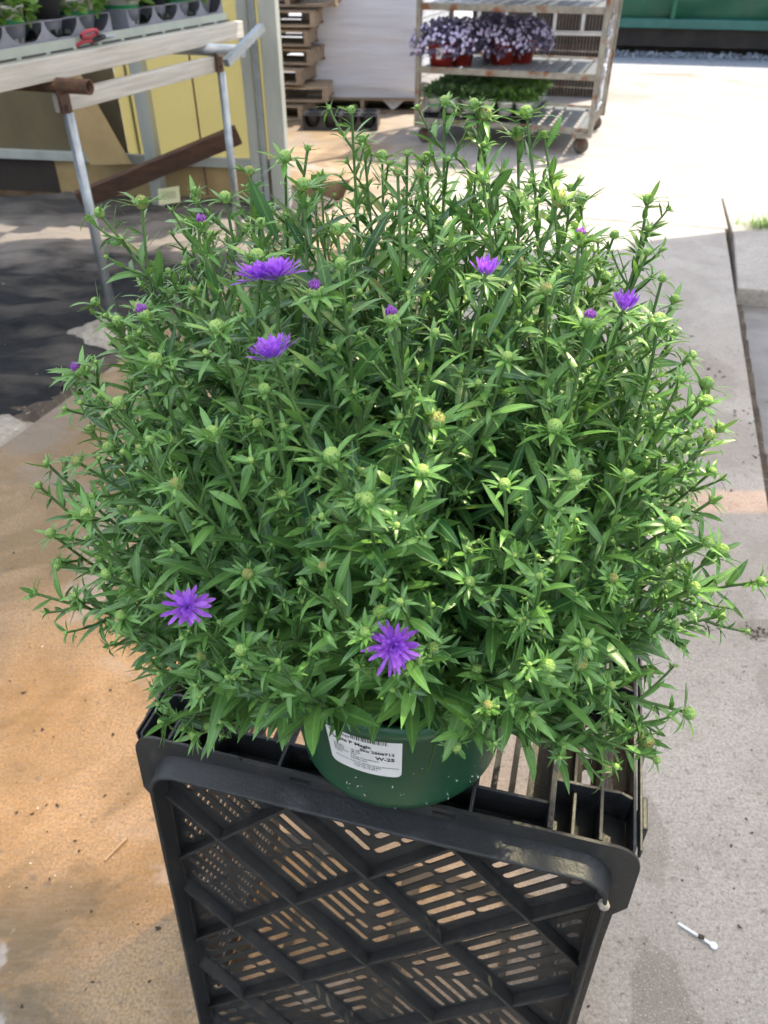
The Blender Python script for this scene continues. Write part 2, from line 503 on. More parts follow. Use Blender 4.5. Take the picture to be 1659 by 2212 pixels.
# ------------------------------------------------------------------ mesh helpers
class MB:
    def __init__(self):
        self.v = []
        self.f = []
        self.mi = []

    def add(self, vs, fs, mi=0):
        o = len(self.v)
        self.v.extend(tuple(float(c) for c in p) for p in vs)
        for f in fs:
            self.f.append(tuple(i + o for i in f))
            self.mi.append(mi)
        return self

    def box(self, x0, x1, y0, y1, z0, z1, mi=0):
        vs = [(x0, y0, z0), (x1, y0, z0), (x1, y1, z0), (x0, y1, z0), (x0, y0, z1), (x1, y0, z1), (x1, y1, z1), (x0, y1, z1)]
        return self.add(vs, [(3, 2, 1, 0), (4, 5, 6, 7), (0, 1, 5, 4), (1, 2, 6, 5), (2, 3, 7, 6), (3, 0, 4, 7)], mi)

    def prism(self, poly, z0, z1, fn=None, mi=0):
        """poly in 2d, counter-clockwise; fn maps (x, y, z)"""
        n = len(poly)
        vs = [(x, y, z0) for x, y in poly] + [(x, y, z1) for x, y in poly]
        if fn:
            vs = [fn(*p) for p in vs]
        fs = [tuple(range(n - 1, -1, -1)), tuple(range(n, 2 * n))] + [(i, (i + 1) % n, n + (i + 1) % n, n + i) for i in range(n)]
        return self.add(vs, fs, mi)

    def bar(self, a, b, wx, wy, up=(0, 0, 1), mi=0):
        a, b, up = Vector(a), Vector(b), Vector(up)
        d = (b - a).normalized()
        s = d.cross(up)
        if s.length < 1e-4:
            s = d.cross(Vector((1, 0, 0)))
        s.normalize()
        t = s.cross(d)
        vs = []
        for p in (a, b):
            for i, j in ((-1, -1), (1, -1), (1, 1), (-1, 1)):
                vs.append(p + s * (i * wx / 2) + t * (j * wy / 2))
        return self.add(vs, [(0, 1, 2, 3), (7, 6, 5, 4), (4, 5, 1, 0), (5, 6, 2, 1), (6, 7, 3, 2), (7, 4, 0, 3)], mi)

    def tube(self, pts, r, n=8, cap=True, mi=0):
        pts = [Vector(p) for p in pts]
        rs = r if isinstance(r, (list, tuple)) else [r] * len(pts)
        vs = []
        ref = Vector((.31, .57, .76))
        for i, p in enumerate(pts):
            d = (pts[min(i + 1, len(pts) - 1)] - pts[max(i - 1, 0)])
            if d.length < 1e-9:
                d = Vector((0, 0, 1))
            d.normalize()
            s = d.cross(ref)
            if s.length < .1:
                s = d.cross(Vector((1, 0, 0)))
            s.normalize()
            t = d.cross(s)
            for k in range(n):
                a = 2 * math.pi * k / n
                vs.append(p + (s * math.cos(a) + t * math.sin(a)) * rs[i])
        fs = []
        for i in range(len(pts) - 1):
            for k in range(n):
                k2 = (k + 1) % n
                fs.append((i * n + k, i * n + k2, (i + 1) * n + k2, (i + 1) * n + k))
        if cap:
            fs.append(tuple(range(n - 1, -1, -1)))
            fs.append(tuple(range((len(pts) - 1) * n, len(pts) * n)))
        return self.add(vs, fs, mi)

    def lathe(self, prof, n=24, c=(0, 0, 0), mi=0, close=True):
        vs = []
        for r, z in prof:
            for k in range(n):
                a = 2 * math.pi * k / n
                vs.append((c[0] + r * math.cos(a), c[1] + r * math.sin(a), c[2] + z))
        fs = []
        for i in range(len(prof) - 1):
            for k in range(n):
                k2 = (k + 1) % n
                fs.append((i * n + k, i * n + k2, (i + 1) * n + k2, (i + 1) * n + k))
        return self.add(vs, fs, mi)

    def mesh(self, name, mats, smooth=False):
        me = bpy.data.meshes.new(name)
        me.from_pydata(self.v, [], self.f)
        for m in (mats if isinstance(mats, (list, tuple)) else [mats]):
            me.materials.append(m)
        if any(self.mi):
            me.polygons.foreach_set('material_index', self.mi)
        if smooth:
            me.polygons.foreach_set('use_smooth', [True] * len(me.polygons))
        me.update()
        return me

    def build(self, name, mats, parent=None, smooth=False, bevel=0):
        return link(name, self.mesh(name, mats, smooth), parent, bevel)


def link(name, me, parent=None, bevel=0):
    o = bpy.data.objects.new(name, me)
    col.objects.link(o)
    if parent is not None:
        o.parent = parent
    if bevel:
        b = o.modifiers.new('bevel', 'BEVEL')
        b.width = bevel
        b.segments = 2
        b.limit_method = 'ANGLE'
        b.angle_limit = R(40)
    return o


def tag(o, label=None, cat=None, group=None, kind=None):
    if label:
        o['label'] = label
    if cat:
        o['category'] = cat
    if group:
        o['group'] = group
    if kind:
        o['kind'] = kind
    return o


def thing(name, label, cat, loc=(0, 0, 0), rz=0, group=None):
    o = bpy.data.objects.new(name, None)
    o.empty_display_size = .1
    col.objects.link(o)
    o.location = loc
    o.rotation_euler = (0, 0, rz)
    return tag(o, label, cat, group)


def copy_thing(src, loc, rz=0, label=None):
    r = src.copy()
    col.objects.link(r)
    r.location = loc
    r.rotation_euler = (0, 0, rz)
    if label:
        r['label'] = label
    for ch in list(src.children):
        c = ch.copy()
        col.objects.link(c)
        c.parent = r
        for g in ch.children:
            d = g.copy()
            col.objects.link(d)
            d.parent = c
    return r


def plate(name, outer, holes, th, material, parent, fn, bevel=0):
    """flat plate with holes; 2-D outline -> mesh -> mapped by fn(x, y, depth)."""
    cu = bpy.data.curves.new('outline', 'CURVE')
    cu.dimensions = '2D'
    cu.fill_mode = 'BOTH'
    cu.extrude = th / 2
    for loop in [outer] + holes:
        sp = cu.splines.new('POLY')
        sp.points.add(len(loop) - 1)
        for i, (x, y) in enumerate(loop):
            sp.points[i].co = (x, y, 0, 1)
        sp.use_cyclic_u = True
    tmp = bpy.data.objects.new('outline', cu)
    col.objects.link(tmp)
    dg = bpy.context.evaluated_depsgraph_get()
    me = bpy.data.meshes.new_from_object(tmp.evaluated_get(dg))
    bpy.data.objects.remove(tmp)
    bpy.data.curves.remove(cu)
    me.name = name
    n = len(me.vertices)
    co = np.empty(n * 3)
    me.vertices.foreach_get('co', co)
    co = co.reshape(-1, 3)
    new = np.array([fn(x, y, z) for x, y, z in co])
    me.vertices.foreach_set('co', new.ravel())
    me.materials.clear()
    me.materials.append(material)
    me.update()
    return link(name, me, parent, bevel)


def rrect(x0, x1, y0, y1, r, n=5):
    pts = []
    for cx, cy, a0 in ((x1 - r, y1 - r, 0), (x0 + r, y1 - r, 90), (x0 + r, y0 + r, 180), (x1 - r, y0 + r, 270)):
        for k in range(n + 1):
            a = R(a0 + 90 * k / n)
            pts.append((cx + r * math.cos(a), cy + r * math.sin(a)))
    return pts


def slot(ax, ay, bx, by, w, n=3):
    """rounded slot outline between two points."""
    a = math.atan2(by - ay, bx - ax)
    r = w / 2
    pts = []
    for k in range(n + 1):
        t = a - math.pi / 2 + math.pi * k / n
        pts.append((bx + r * math.cos(t), by + r * math.sin(t)))
    for k in range(n + 1):
        t = a + math.pi / 2 + math.pi * k / n
        pts.append((ax + r * math.cos(t), ay + r * math.sin(t)))
    return pts


# leaves, thousands at a time ------------------------------------------------
PROF = {5: (.3, .55, .8, 1.0, .95, .35), 6: (.20, .62, .92, 1.0, .84, .5, .015), 4: (.35, .9, 1.0, .62, .015), 3: (.45, 1., .75, .02), 2: (.5, 1., .03)}


class Leaves:
    def __init__(self, k=6):
        self.k = k
        self.d = []

    def add(self, base, dirv, nrm, L, W, bend, fold, tint, twist=0):
        self.d.append((*base, *dirv, *nrm, L, W, bend, fold, tint, twist))

    def arrays(self, sel=None):
        D = np.array(self.d, float)
        if sel is not None:
            D = D[sel]
        return D

    @staticmethod
    def verts(D, K):
        N = len(D)
        p = D[:, 0:3].copy()
        d = D[:, 3:6] / np.maximum(np.linalg.norm(D[:, 3:6], axis=1, keepdims=True), 1e-9)
        n = D[:, 6:9]
        n = n - d * (n * d).sum(1, keepdims=True)
        n /= np.maximum(np.linalg.norm(n, axis=1, keepdims=True), 1e-9)
        s = np.cross(d, n)
        L, W, bend, fold, tint, tw = (D[:, i] for i in range(9, 15))
        out = np.zeros((N, (K + 1) * 3, 3))
        prof = PROF[K]
        for k in range(K + 1):
            t = k / K
            a = bend * t ** 1.3
            ca, sa = np.cos(a)[:, None], np.sin(a)[:, None]
            dk = ca * d - sa * n
            nk = sa * d + ca * n
            if k:
                p = p + dk * (L / K)[:, None]
            tk = (tw * t)
            sk = np.cos(tk)[:, None] * s + np.sin(tk)[:, None] * nk
            n2 = np.cos(tk)[:, None] * nk - np.sin(tk)[:, None] * s
            w = (W / 2 * prof[k])
            cf, sf = (w * np.cos(fold))[:, None], (w * np.sin(fold))[:, None]
            out[:, k * 3] = p - sk * cf + n2 * sf
            out[:, k * 3 + 1] = p
            out[:, k * 3 + 2] = p + sk * cf + n2 * sf
        return out

    def mesh(self, name, material, sel=None):
        D = self.arrays(sel)
        return leaf_mesh(name, material, [(D, self.k)])


def leaf_mesh(name, material, batches):
    V, F, T, A = [], [], [], []
    off = 0
    for D, K in batches:
        if len(D) == 0:
            continue
        v = Leaves.verts(D, K)
        N = len(D)
        nv = (K + 1) * 3
        q = []
        for k in range(K):
            a = k * 3
            q += [(a, a + 1, a + 4, a + 3), (a + 1, a + 2, a + 5, a + 4)]
        q = np.array(q)
        F.append((q[None] + (off + np.arange(N) * nv)[:, None, None]).reshape(-1, 4))
        V.append(v.reshape(-1, 3))
        T.append(np.repeat(D[:, 13], nv))
        A.append(np.tile(np.tile([1., 0., 1.], K + 1), N))
        off += N * nv
    V, F, T, A = (np.concatenate(x) for x in (V, F, T, A))
    me = bpy.data.meshes.new(name)
    me.vertices.add(len(V))
    me.vertices.foreach_set('co', V.ravel())
    me.loops.add(F.size)
    me.loops.foreach_set('vertex_index', F.ravel().astype(np.int32))
    me.polygons.add(len(F))
    me.polygons.foreach_set('loop_start', np.arange(0, F.size, 4, dtype=np.int32))
    me.polygons.foreach_set('use_smooth', np.ones(len(F), bool))
    me.update(calc_edges=True)
    a = me.attributes.new('tint', 'FLOAT', 'POINT')
    a.data.foreach_set('value', T.astype(np.float32))
    a = me.attributes.new('across', 'FLOAT', 'POINT')
    a.data.foreach_set('value', A.astype(np.float32))
    me.materials.append(material)
    return me


def unit(v):
    v = np.asarray(v, float)
    return v / max(np.linalg.norm(v), 1e-9)


def perp(d, ang):
    """unit vector perpendicular to d at angle ang."""
    r = np.array((0, 0, 1.)) if abs(d[2]) < .9 else np.array((1., 0, 0))
    s = unit(np.cross(d, r))
    t = np.cross(s, d)
    return s * math.cos(ang) + t * math.sin(ang)


def U(a, b):
    return random.uniform(a, b)


# ------------------------------------------------------------------ the setting
def clip_poly(poly, z0, z1):
    m = MB()
    m.prism(poly, z0, z1)
    return m


g = MB()
g.add([(-40, -8, -.16), (40, -8, -.16), (40, 60, -.16), (-40, 60, -.16)], [(0, 1, 2, 3)])
ground = tag(g.build('ground', M['dirt']), kind='structure')

pav = bpy.data.objects.new('pavement', None)
col.objects.link(pav)
tag(pav, kind='structure')


def xl(y):
    return -1.355 + .345 * (y - 2.304)


def xr(y):
    return 1.26 + .309 * (y - 2.066)


def jA(x):
    return 4.943 - .257 * (x - 1.6)


def jB(x):
    return 5.75 - .2 * (x - 1.0)


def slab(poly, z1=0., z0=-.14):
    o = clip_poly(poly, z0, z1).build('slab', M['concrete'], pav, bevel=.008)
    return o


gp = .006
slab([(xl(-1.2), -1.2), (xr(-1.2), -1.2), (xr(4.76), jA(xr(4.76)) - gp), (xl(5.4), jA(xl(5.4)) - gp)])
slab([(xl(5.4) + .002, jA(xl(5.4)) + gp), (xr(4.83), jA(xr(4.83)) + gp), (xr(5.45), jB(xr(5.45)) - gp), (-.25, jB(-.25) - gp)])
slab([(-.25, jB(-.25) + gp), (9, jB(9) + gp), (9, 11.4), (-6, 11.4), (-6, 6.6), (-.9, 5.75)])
# kerb side on the right: a slab level with the path, then the sunken part
sx = .009
slab([(xr(3.8) + sx, 3.82), (3.2, 3.45), (3.2, 4.42), (xr(4.79) + sx, 4.73)], .004)
slab([(xr(4.8) + sx, 4.745), (3.2, 4.435), (3.2, jB(3.2) - gp), (xr(5.45) + sx, jB(xr(5.45)) - gp)], .0)
m = MB()
m.prism([(xr(-1) + .03, -1), (4, -1), (4, 3.35), (xr(3.8) + .03, 3.8)], -.15, -.085)
tag(m.build('sunken_pavement', M['wet_concrete']), kind='structure')
m = MB()
m.prism([(-9, 11.42), (14, 11.42), (14, 40), (-9, 40)], -.15, -.01)
tag(m.build('gravel_yard', M['gravel']), kind='structure')

# black weed fabric left of the path, wrinkled
NX, NY = 120, 120
vs, fs = [], []
for j in range(NY + 1):
    y = .9 + (5.62 - .9) * j / NY
    for i in range(NX + 1):
        t = i / NX
        x1 = xl(y) - .10 - .05 * mnoise.noise((y * 3, 1, 2)) - (.0 if y > 2.7 else .05)
        x = -4.2 + (x1 + 4.2) * t
        z = -.03 + .034 * mnoise.noise((x * 2.2, y * 4.5, 0)) + .026 * mnoise.noise((x * 4 + 3, y * 13, 4))
        z += .026 * (1 - abs(mnoise.noise((x * 2.1 + y * 3, y * 8, 9)))) ** 5
        vs.append((x, y, z - (.035 * max(0, t - .96) / .04)))
for j in range(NY):
    for i in range(NX):
        a = j * (NX + 1) + i
        fs.append((a, a + 1, a + NX + 2, a + NX + 1))
fab = MB()
fab.add(vs, fs)
tag(fab.build('ground_fabric', M['fabric'], smooth=True), 'dusty black weed fabric spread over the ground under the bench', 'ground fabric')

# soil strip filling the gap beside the path
vs, fs = [], []
for j in range(101):
    y = .9 + 4.7 * j / 100
    for i in range(9):
        x = xl(y) - .3 + .3 * i / 8
        vs.append((x, y, -.045 + .02 * mnoise.noise((x * 12, y * 12, 3)) + .012 * mnoise.noise((x * 40, y * 40, 3))))
for j in range(100):
    for i in range(8):
        a = j * 9 + i
        fs.append((a, a + 1, a + 10, a + 9))
m = MB()
m.add(vs, fs)
tag(m.build('soil_strip', M['dirt'], smooth=True), kind='structure')

# crack dirt along the right edge of the path
vs, fs = [], []
for j in range(121):
    y = -.5 + 5.9 * j / 120
    for i in range(5):
        x = xr(y) - .004 + (.045 if y < 3.82 else .02) * i / 4
        vs.append((x, y, -.07 + .02 * mnoise.noise((x * 30, y * 14, 5)) + (-.01 if y > 3.82 else 0)))
for j in range(120):
    for i in range(4):
        a = j * 5 + i
        fs.append((a, a + 1, a + 6, a + 5))
m = MB()
m.add(vs, fs)
tag(m.build('crack_soil', M['dirt'], smooth=True), kind='structure')

# unseen greenhouse roof of milky sheets; amber, clear and strip sheets added to shape light
roof = bpy.data.objects.new('roof', None)
col.objects.link(roof)
tag(roof, kind='structure')


def eave(x):
    return 5.52 + .0 * x if x < 2.2 else 5.52 + .36 * (x - 2.2)


def roof_panel(x0, x1, y0, y1, mt, z=2.7):
    mb = MB()
    mb.box(x0, x1, y0, y1, z, z + .004)
    mb.build('roof_panel', M[mt], roof)


AX0, AX1, AY0, AY1 = .05, 1.8, 1.5, 2.95
roof_panel(-5, -.6, -4, 5.72, 'roof_milky')
roof_panel(-.6, AX0, -4, 5.58, 'roof_milky')
roof_panel(AX0, AX1, AY1, 5.5, 'roof_milky')
roof_panel(AX0, AX1, AY0, AY1, 'added_amber')
roof_panel(AX0, .72, -4, AY0, 'roof_milky')
roof_panel(.72, AX1, .66, AY0, 'added_clear')
roof_panel(.72, AX1, -4, .66, 'roof_milky')
roof_panel(AX1, 2.05, -4, 5.5, 'roof_milky')
roof_panel(2.05, 2.7, 3.12, 5.5, 'roof_milky')
roof_panel(2.05, 2.7, 3.0, 3.12, 'added_strip')
roof_panel(2.05, 2.7, -4, 3.0, 'roof_milky')
mb = MB()
mb.prism([(2.7, -4), (7, -4), (7, 7.0), (2.7, 5.62)], 2.7, 2.704)
mb.build('roof_panel', M['roof_milky'], roof)
for y in (-1.5, 4.2):
    mb = MB()
    mb.box(-5, 7, y - .02, y + .02, 2.63, 2.695)
    mb.build('purlin', M['alu'], roof)

# ------------------------------------------------------------------ greenhouse wall
W0, W1 = Vector((-4.6, 6.08, 0)), Vector((-.66, 5.42, 0))
wdir = (W1 - W0).normalized()
wang = math.atan2(wdir.y, wdir.x)
WL = (W1 - W0).length
wall = thing('greenhouse_wall', 'yellowed ribbed polycarbonate greenhouse wall with grey metal posts behind the bench', 'wall', W0, wang)


def ribbed(x0, x1, z0, z1, y, amp=.0022, pitch=.017):
    mb = MB()
    n = int((x1 - x0) / pitch)
    vs, fs = [], []
    for i in range(n * 2 + 1):
        x = x0 + (x1 - x0) * i / (n * 2)
        yy = y + (amp if i % 2 else 0)
        vs += [(x, yy, z0), (x, yy, z1)]
    for i in range(n * 2):
        fs.append((2 * i, 2 * i + 2, 2 * i + 3, 2 * i + 1))
    return mb.add(vs, fs)


ribbed(2.92, WL - .02, .26, 1.46, .0).build('wall_panel', M['poly_wall'], wall)
ribbed(0, 2.92, .26, 1.46, -.004).build('wall_panel', M['poly_shaded'], wall)['label'] = 'wall panel with painted-in shadow of things behind'
ribbed(2.35, WL - .02, -.02, .2, .01).build('lower_panel', M['tan_board'], wall)
mb = MB()
mb.box(0, 2.35, .006, .02, -.02, .2)
mb.build('lower_panel', M['dark_timber'], wall)['label'] = 'dark lower panel'
MB().box(0, WL, -.03, .012, .2, .262).build('base_rail', M['alu'], wall, bevel=.004)
MB().box(0, WL + .05, -.03, .03, 1.44, 1.5).build('top_rail', M['alu'], wall, bevel=.004)
MB().box(3.0, 3.005, -.014, .02, .262, 1.45).build('panel_seam', M['poly_wall'], wall)
for x, w_, d_, y_, mt in ((2.53 + .62, .085, .085, -.13, 'alu'), (WL - .17, .07, .06, -.04, 'alu'), (WL - .10, .035, .035, -.09, 'galv'),
                          (WL - .01, .11, .08, -.05, 'alu'), (.9, .06, .06, -.06, 'alu')):
    MB().box(x - w_ / 2, x + w_ / 2, y_ - d_ / 2, y_ + d_ / 2, -.03, 2.66).build('post', M[mt], wall, bevel=.004)
MB().tube([(3.45, -.02, .02), (3.45, -.03, .95)], .006, 6).build('hook_rod', M['rust'], wall)

# things leaning by the wall
mb = MB()
mb.bar((-1.97, 5.18, .07), (-.93, 5.38, .42), .045, .115, up=(0, -.3, 1))
tag(mb.build('plank', M['brown_wood'], bevel=.006), 'dark brown plank leaning low against the yellow wall', 'plank')
mb = MB()
mb.prism([(-2.2, .9), (-1.98, .94), (-1.66, .24), (-1.94, .22)], -.012, 0,
         fn=lambda x, z, d: (x, 5.50 + d - .05 * (1 - z) - .155 * (x + 2), z))
tag(mb.build('tan_board', M['tan_board']), 'narrow tan board slanting against the stained wall panel', 'board')
tg = thing('plant_tag', 'pale yellow printed plant tag lying at the foot of the grey post', 'tag', (-1.42, 5.3, .0), .1)
mb = MB()
mb.prism([(-.07, -.004), (.07, .01), (.07, .1), (-.07, .085)], 0, .003, fn=lambda x, z, d: (x, d + z * .5, z + .012))
mb.build('card', mat('tag_card', (.62, .6, .36), (.55, .53, .3), rough=.6), tg)
mb = MB()
for k in range(9):
    mb.prism([(-.05 + k * .011, .03), (-.046 + k * .011, .03), (-.046 + k * .011, .07), (-.05 + k * .011, .07)], -.002, -.001,
             fn=lambda x, z, d: (x, d + z * .5, z + .014))
mb.build('printed_bars', mat('tag_print', (.32, .34, .2), rough=.6), tg)

# ------------------------------------------------------------------ bench
BL = Vector((-1.39, 3.15, 0))
be = Vector((.61, 1.82, 0)).normalized()
bang = math.atan2(be.y, be.x)
bench = thing('greenhouse_bench', 'greenhouse bench with whitewashed rail on galvanised pipe legs', 'bench', BL, bang)


def bloc(v):
    d = Vector(v) - BL
    return Vector((d.dot(be), d.x * -be.y + d.y * be.x, v[2]))


la, lb = bloc((-1.27, 3.437, 0)), bloc((-.848, 4.58, 0))
MB().box(-2.4, 1.93, -.004, .036, .985, 1.065).build('side_rail', M['white_wood'], bench, bevel=.004)
mb = MB()
mb.box(-2.4, 1.84, .046, .05, 1.03, 1.108)
mb.build('tray_edge', M['grey_lip'], bench)
mb = MB()
x = -2.35
while x < 1.8:
    mb.box(x, x + .14, .0435, .0455, 1.068, 1.075)
    x += .17
mb.build('edge_slot', M['black_pot'], bench)
MB().box(-2.4, 1.84, .052, .62, 1.088, 1.098).build('deck', M['grey_lip'], bench)
MB().bar((la.x - .01, la.y + .035, .905), (lb.x + .05, lb.y + .035, .905), .04, .07).build('beam', M['white_wood'], bench, bevel=.004)
MB().bar((la.x - .8, .62, .905), (lb.x, .62, .905), .04, .07).build('beam', M['white_wood'], bench, bevel=.004)
for k, (lp, ext) in enumerate(((la, .15), (lb, .20))):
    MB().tube([(lp.x, lp.y, -.04), (lp.x, lp.y, .87)], .021, 14).build('leg', M['galv'], bench, smooth=True)
    mb = MB()
    mb.tube([(lp.x, lp.y, .86), (lp.x, lp.y, .90)], .012, 8)
    mb.box(lp.x - .03, lp.x + .03, lp.y + .0, lp.y + .014, .87, .955)
    mb.build('bracket', M['rust'], bench)
    pb = MB()
    r0, r1 = .028, .022
    n = 16
    vs = []
    for yv, rr in ((1.3, r0), (-ext, r0), (-ext, r1), (.3, r1)):
        for q in range(n):
            a = 2 * math.pi * q / n
            vs.append((lp.x + rr * math.cos(a), yv + lp.y * 0, .968 + rr * math.sin(a)))
    fs = [(i * n + q, i * n + (q + 1) % n, (i + 1) * n + (q + 1) % n, (i + 1) * n + q) for i in range(3) for q in range(n)]
    pb.add(vs, fs)
    pb.build('cross_pipe', M['rust'] if k == 0 else M['galv'], bench, smooth=True)
    for q, bx in ((.62, lp.x - 1.35 - .35 * k),):
        MB().tube([(bx, q, -.04), (bx, q, .88)], .021, 12).build('leg', M['galv'], bench, smooth=True)
# square tube fixed at the far pipe
MB().bar((lb.x - .14, -.17, .93), (lb.x + .17, -.23, 1.06), .035, .035).build('square_tube', M['galv'], bench)

# trays and pots on the bench
def shuttle_tray(name, nx, ny, pitch, h, label, loc, rz, mt='tray_grey', group=None, parent=None):
    t = thing(name, label, 'tray', loc, rz, group)
    w, d = nx * pitch, ny * pitch
    holes = []
    for i in range(nx):
        for j in range(ny):
            cx, cy = (i + .5) * pitch, (j + .5) * pitch
            holes.append([(cx + pitch * .475 * math.cos(a), cy + pitch * .475 * math.sin(a)) for a in [2 * math.pi * k / 12 for k in range(12)]])
    plate('tray_top', [(0, 0), (w, 0), (w, d), (0, d)], holes, .003, M[mt], t, lambda x, y, z: (x, y, h + z))
    mb = MB()
    # scalloped front and back skirts
    for yy in (0, d):
        for i in range(nx + 1):
            x = i * pitch
            a = max(x - pitch * .28, 0)
            b = min(x + pitch * .28, w)
            cv = []
            for q in range(7):
                f_ = q / 6
                hw = pitch * .42 * (1 - f_) ** 2.2 + .008
                cv.append((max(x - hw, 0), min(x + hw, w), h * f_))
            for q in range(6):
                (l0, r0_, z0_), (l1, r1_, z1_) = cv[q], cv[q + 1]
                mb.add([(l0, yy, z0_), (r0_, yy, z0_), (r1_, yy, z1_), (l1, yy, z1_)], [(0, 1, 2, 3)])
    for xx in (0, w):
        mb.box(xx - .002, xx + .002, 0, d, 0, h)
    mb.box(0, w, -.003, 0, 0, h * .2)
    mb.build('tray_skirt', M[mt], t)
    mb = MB()
    for i in range(nx):
        for j in range(ny):
            mb.lathe([(pitch * .43, h), (pitch * .34, .004), (0, .004)], 12, ((i + .5) * pitch, (j + .5) * pitch, 0))
    mb.build('cells', M[mt], t, smooth=True)
    return t


def foliage_mesh(name, mt, n, rx, rz_, z0, L, Wd, k=4, tmin=.1, tmax=.9, droop=.6):
    lv = Leaves(k)
    for _ in range(n):
        a = U(0, 2 * math.pi)
        cz = U(-.25, 1)
        rr = (1 - cz * cz) ** .5 if cz > 0 else 1
        q = U(.55, 1.0)
        o = np.array((rr * math.cos(a), rr * math.sin(a), cz))
        p = np.array((o[0] * rx * q, o[1] * rx * q, z0 + o[2] * rz_ * q - (.05 * max(0, .3 - cz) if rx > .1 else 0)))
        d = unit(o + np.array((U(-.7, .7), U(-.7, .7), U(-.2, .6))))
        lv.add(p, d, unit(o * .4 + np.array((0, 0, 1.)) + .4 * rng.normal(size=3)), L * U(.7, 1.2), Wd * U(.8, 1.2), U(.2, 1) * droop, .25,
               np.clip(U(tmin, tmax) * (.4 + .6 * q), 0, 1))
    return lv.mesh(name, M[mt])


def pot_mesh(r1, r0, h, mats, band=None):
    mb = MB()
    mb.lathe([(0, .003), (r0, 0), (r1, h - .012), (r1 + .004, h - .012), (r1 + .004, h), (r1 - .003, h), (r1 - .006, h - .03), (0, h - .03)], 24)
    if band:
        z0, z1 = band
        f = lambda z: r0 + (r1 - r0) * z / (h - .012) + .0012
        mb.lathe([(f(z0), z0), (f(z1), z1)], 24, mi=1)
    return mb.mesh('pot', mats, smooth=True)


mum_f = [foliage_mesh('foliage', 'mum_leaf', 480, .135, .12, .135, .05, .026) for _ in range(2)]
pot_w = pot_mesh(.096, .076, .125, [M['white_pot'], M['green_band']], (.05, .08))
pot_b = pot_mesh(.102, .078, .165, [M['black_pot']])
TZ = 1.0995
tray_l = [(-.97, 'grey shuttle tray at the near end of the bench, cut by the photo edge'),
          (-.06, 'grey shuttle tray behind the red scissors, holding the big empty black pot'),
          (.95, 'grey shuttle tray at the far end of the bench')]
for tx, lab in tray_l:
    p = BL + be * tx + Vector((-be.y, be.x, 0)) * .06
    shuttle_tray('shuttle_tray', 4, 2, .22, .075, lab, (p.x, p.y, TZ), bang, group='shuttle trays on the bench')
bpots = [(-.17, .17, 'w', 'white potted mum cut off by the left photo edge on the bench'),
         (.05, .17, 'w', 'white potted mum second from the left edge on the bench'),
         (.27, .17, 'w', 'white potted mum with a green band left of the big black pot'),
         (.05, .39, 'w', 'white potted mum in the back row at the left end'),
         (.49, .17, 'b', 'big empty black pot in the bench tray, left of the scissors'),
         (.49, .39, 'w', 'white potted mum behind the big empty black pot'),
         (.71, .17, 'w', 'white potted mum in the tray right of the big black pot'),
         (.71, .39, 'w', 'white potted mum in the back row above the scissors'),
         (1.06, .17, 'w', 'bushy white potted mum left of the second black pot'),
         (1.06, .39, 'w', 'white potted mum in the back row of the far tray'),
         (1.28, .17, 'b', 'second empty black pot, farther along the bench than the scissors'),
         (1.50, .17, 'w', 'green banded white potted mum second from the far bench end'),
         (1.50, .39, 'b', 'empty black pot in the back row at the far bench end'),
         (1.72, .17, 'w', 'white potted mum at the very far end of the bench')]
for i, (tx, ty, kd, lab) in enumerate(bpots):
    p = BL + be * tx + Vector((-be.y, be.x, 0)) * ty
    t = thing('potted_mum' if kd == 'w' else 'empty_pot', lab, 'potted plant' if kd == 'w' else 'pot', (p.x, p.y, TZ + .01), U(0, 6))
    link('pot', pot_w if kd == 'w' else pot_b, t)
    if kd == 'w':
        link('foliage', mum_f[i % 2], t)

# scissors on the rail
sp = BL + be * .66 + Vector((-be.y, be.x, 0)) * .018
sc = thing('scissors', 'red handled pruning scissors lying on the white bench rail', 'scissors', (sp.x, sp.y, 1.083), bang)
sc.rotation_euler = (R(40), 0, bang + math.pi)
sc.scale = (1.25, 1.25, 1.25)
for k, s in enumerate((-1, 1)):
    mb = MB()
    pts = [(.055 + .042 * math.cos(a), s * .021 + .017 * math.sin(a), .012 + .006 * k) for a in [2 * math.pi * q / 14 for q in range(15)]]
    mb.tube(pts, .0055, 6, cap=False)
    mb.build('handle', M['red_grip'], sc, smooth=True)
    mb = MB()
    mb.bar((.02, s * .012, .012 + .006 * k), (-.04, -s * .002, .012 + .004 * k), .014, .008)
    mb.build('shank', M['black_pot'], sc)
    mb = MB()
    mb.prism([(-.04, -.006), (-.04, .006), (-.105, .001 * s)], .008 + .004 * k, .011 + .004 * k)
    mb.build('blade', M['galv'], sc)

# rough concrete lumps at the fabric edge
for (x, y, rx, ry, rz_, lab) in ((-1.30, 3.30, .17, .15, .07, 'pale rough concrete footing lump around the near bench leg'),
                                 (-1.42, 2.40, .14, .16, .06, 'pale concrete lump at the fabric edge by the left photo edge')):
    mb = MB()
    vs, fs = [], []
    nu, nv = 28, 12
    for j in range(nv + 1):
        ph = math.pi / 2 * j / nv
        for i in range(nu):
            th = 2 * math.pi * i / nu
            q = 1 + .22 * mnoise.noise((math.cos(th) * 2 + x, math.sin(th) * 2, ph * 2)) + .07 * mnoise.noise((math.cos(th) * 9 + x, math.sin(th) * 9, ph * 9))
            vs.append((rx * q * math.cos(ph) * math.cos(th), ry * q * math.cos(ph) * math.sin(th), -.03 + rz_ * q * math.sin(ph)))
    for j in range(nv):
        for i in range(nu):
            fs.append((j * nu + i, j * nu + (i + 1) % nu, (j + 1) * nu + (i + 1) % nu, (j + 1) * nu + i))
    mb.add(vs, fs)
    o = mb.build('concrete_lump', M['stone'], smooth=True)
    o.location = (x, y, -.02)
    tag(o, lab, 'rubble')

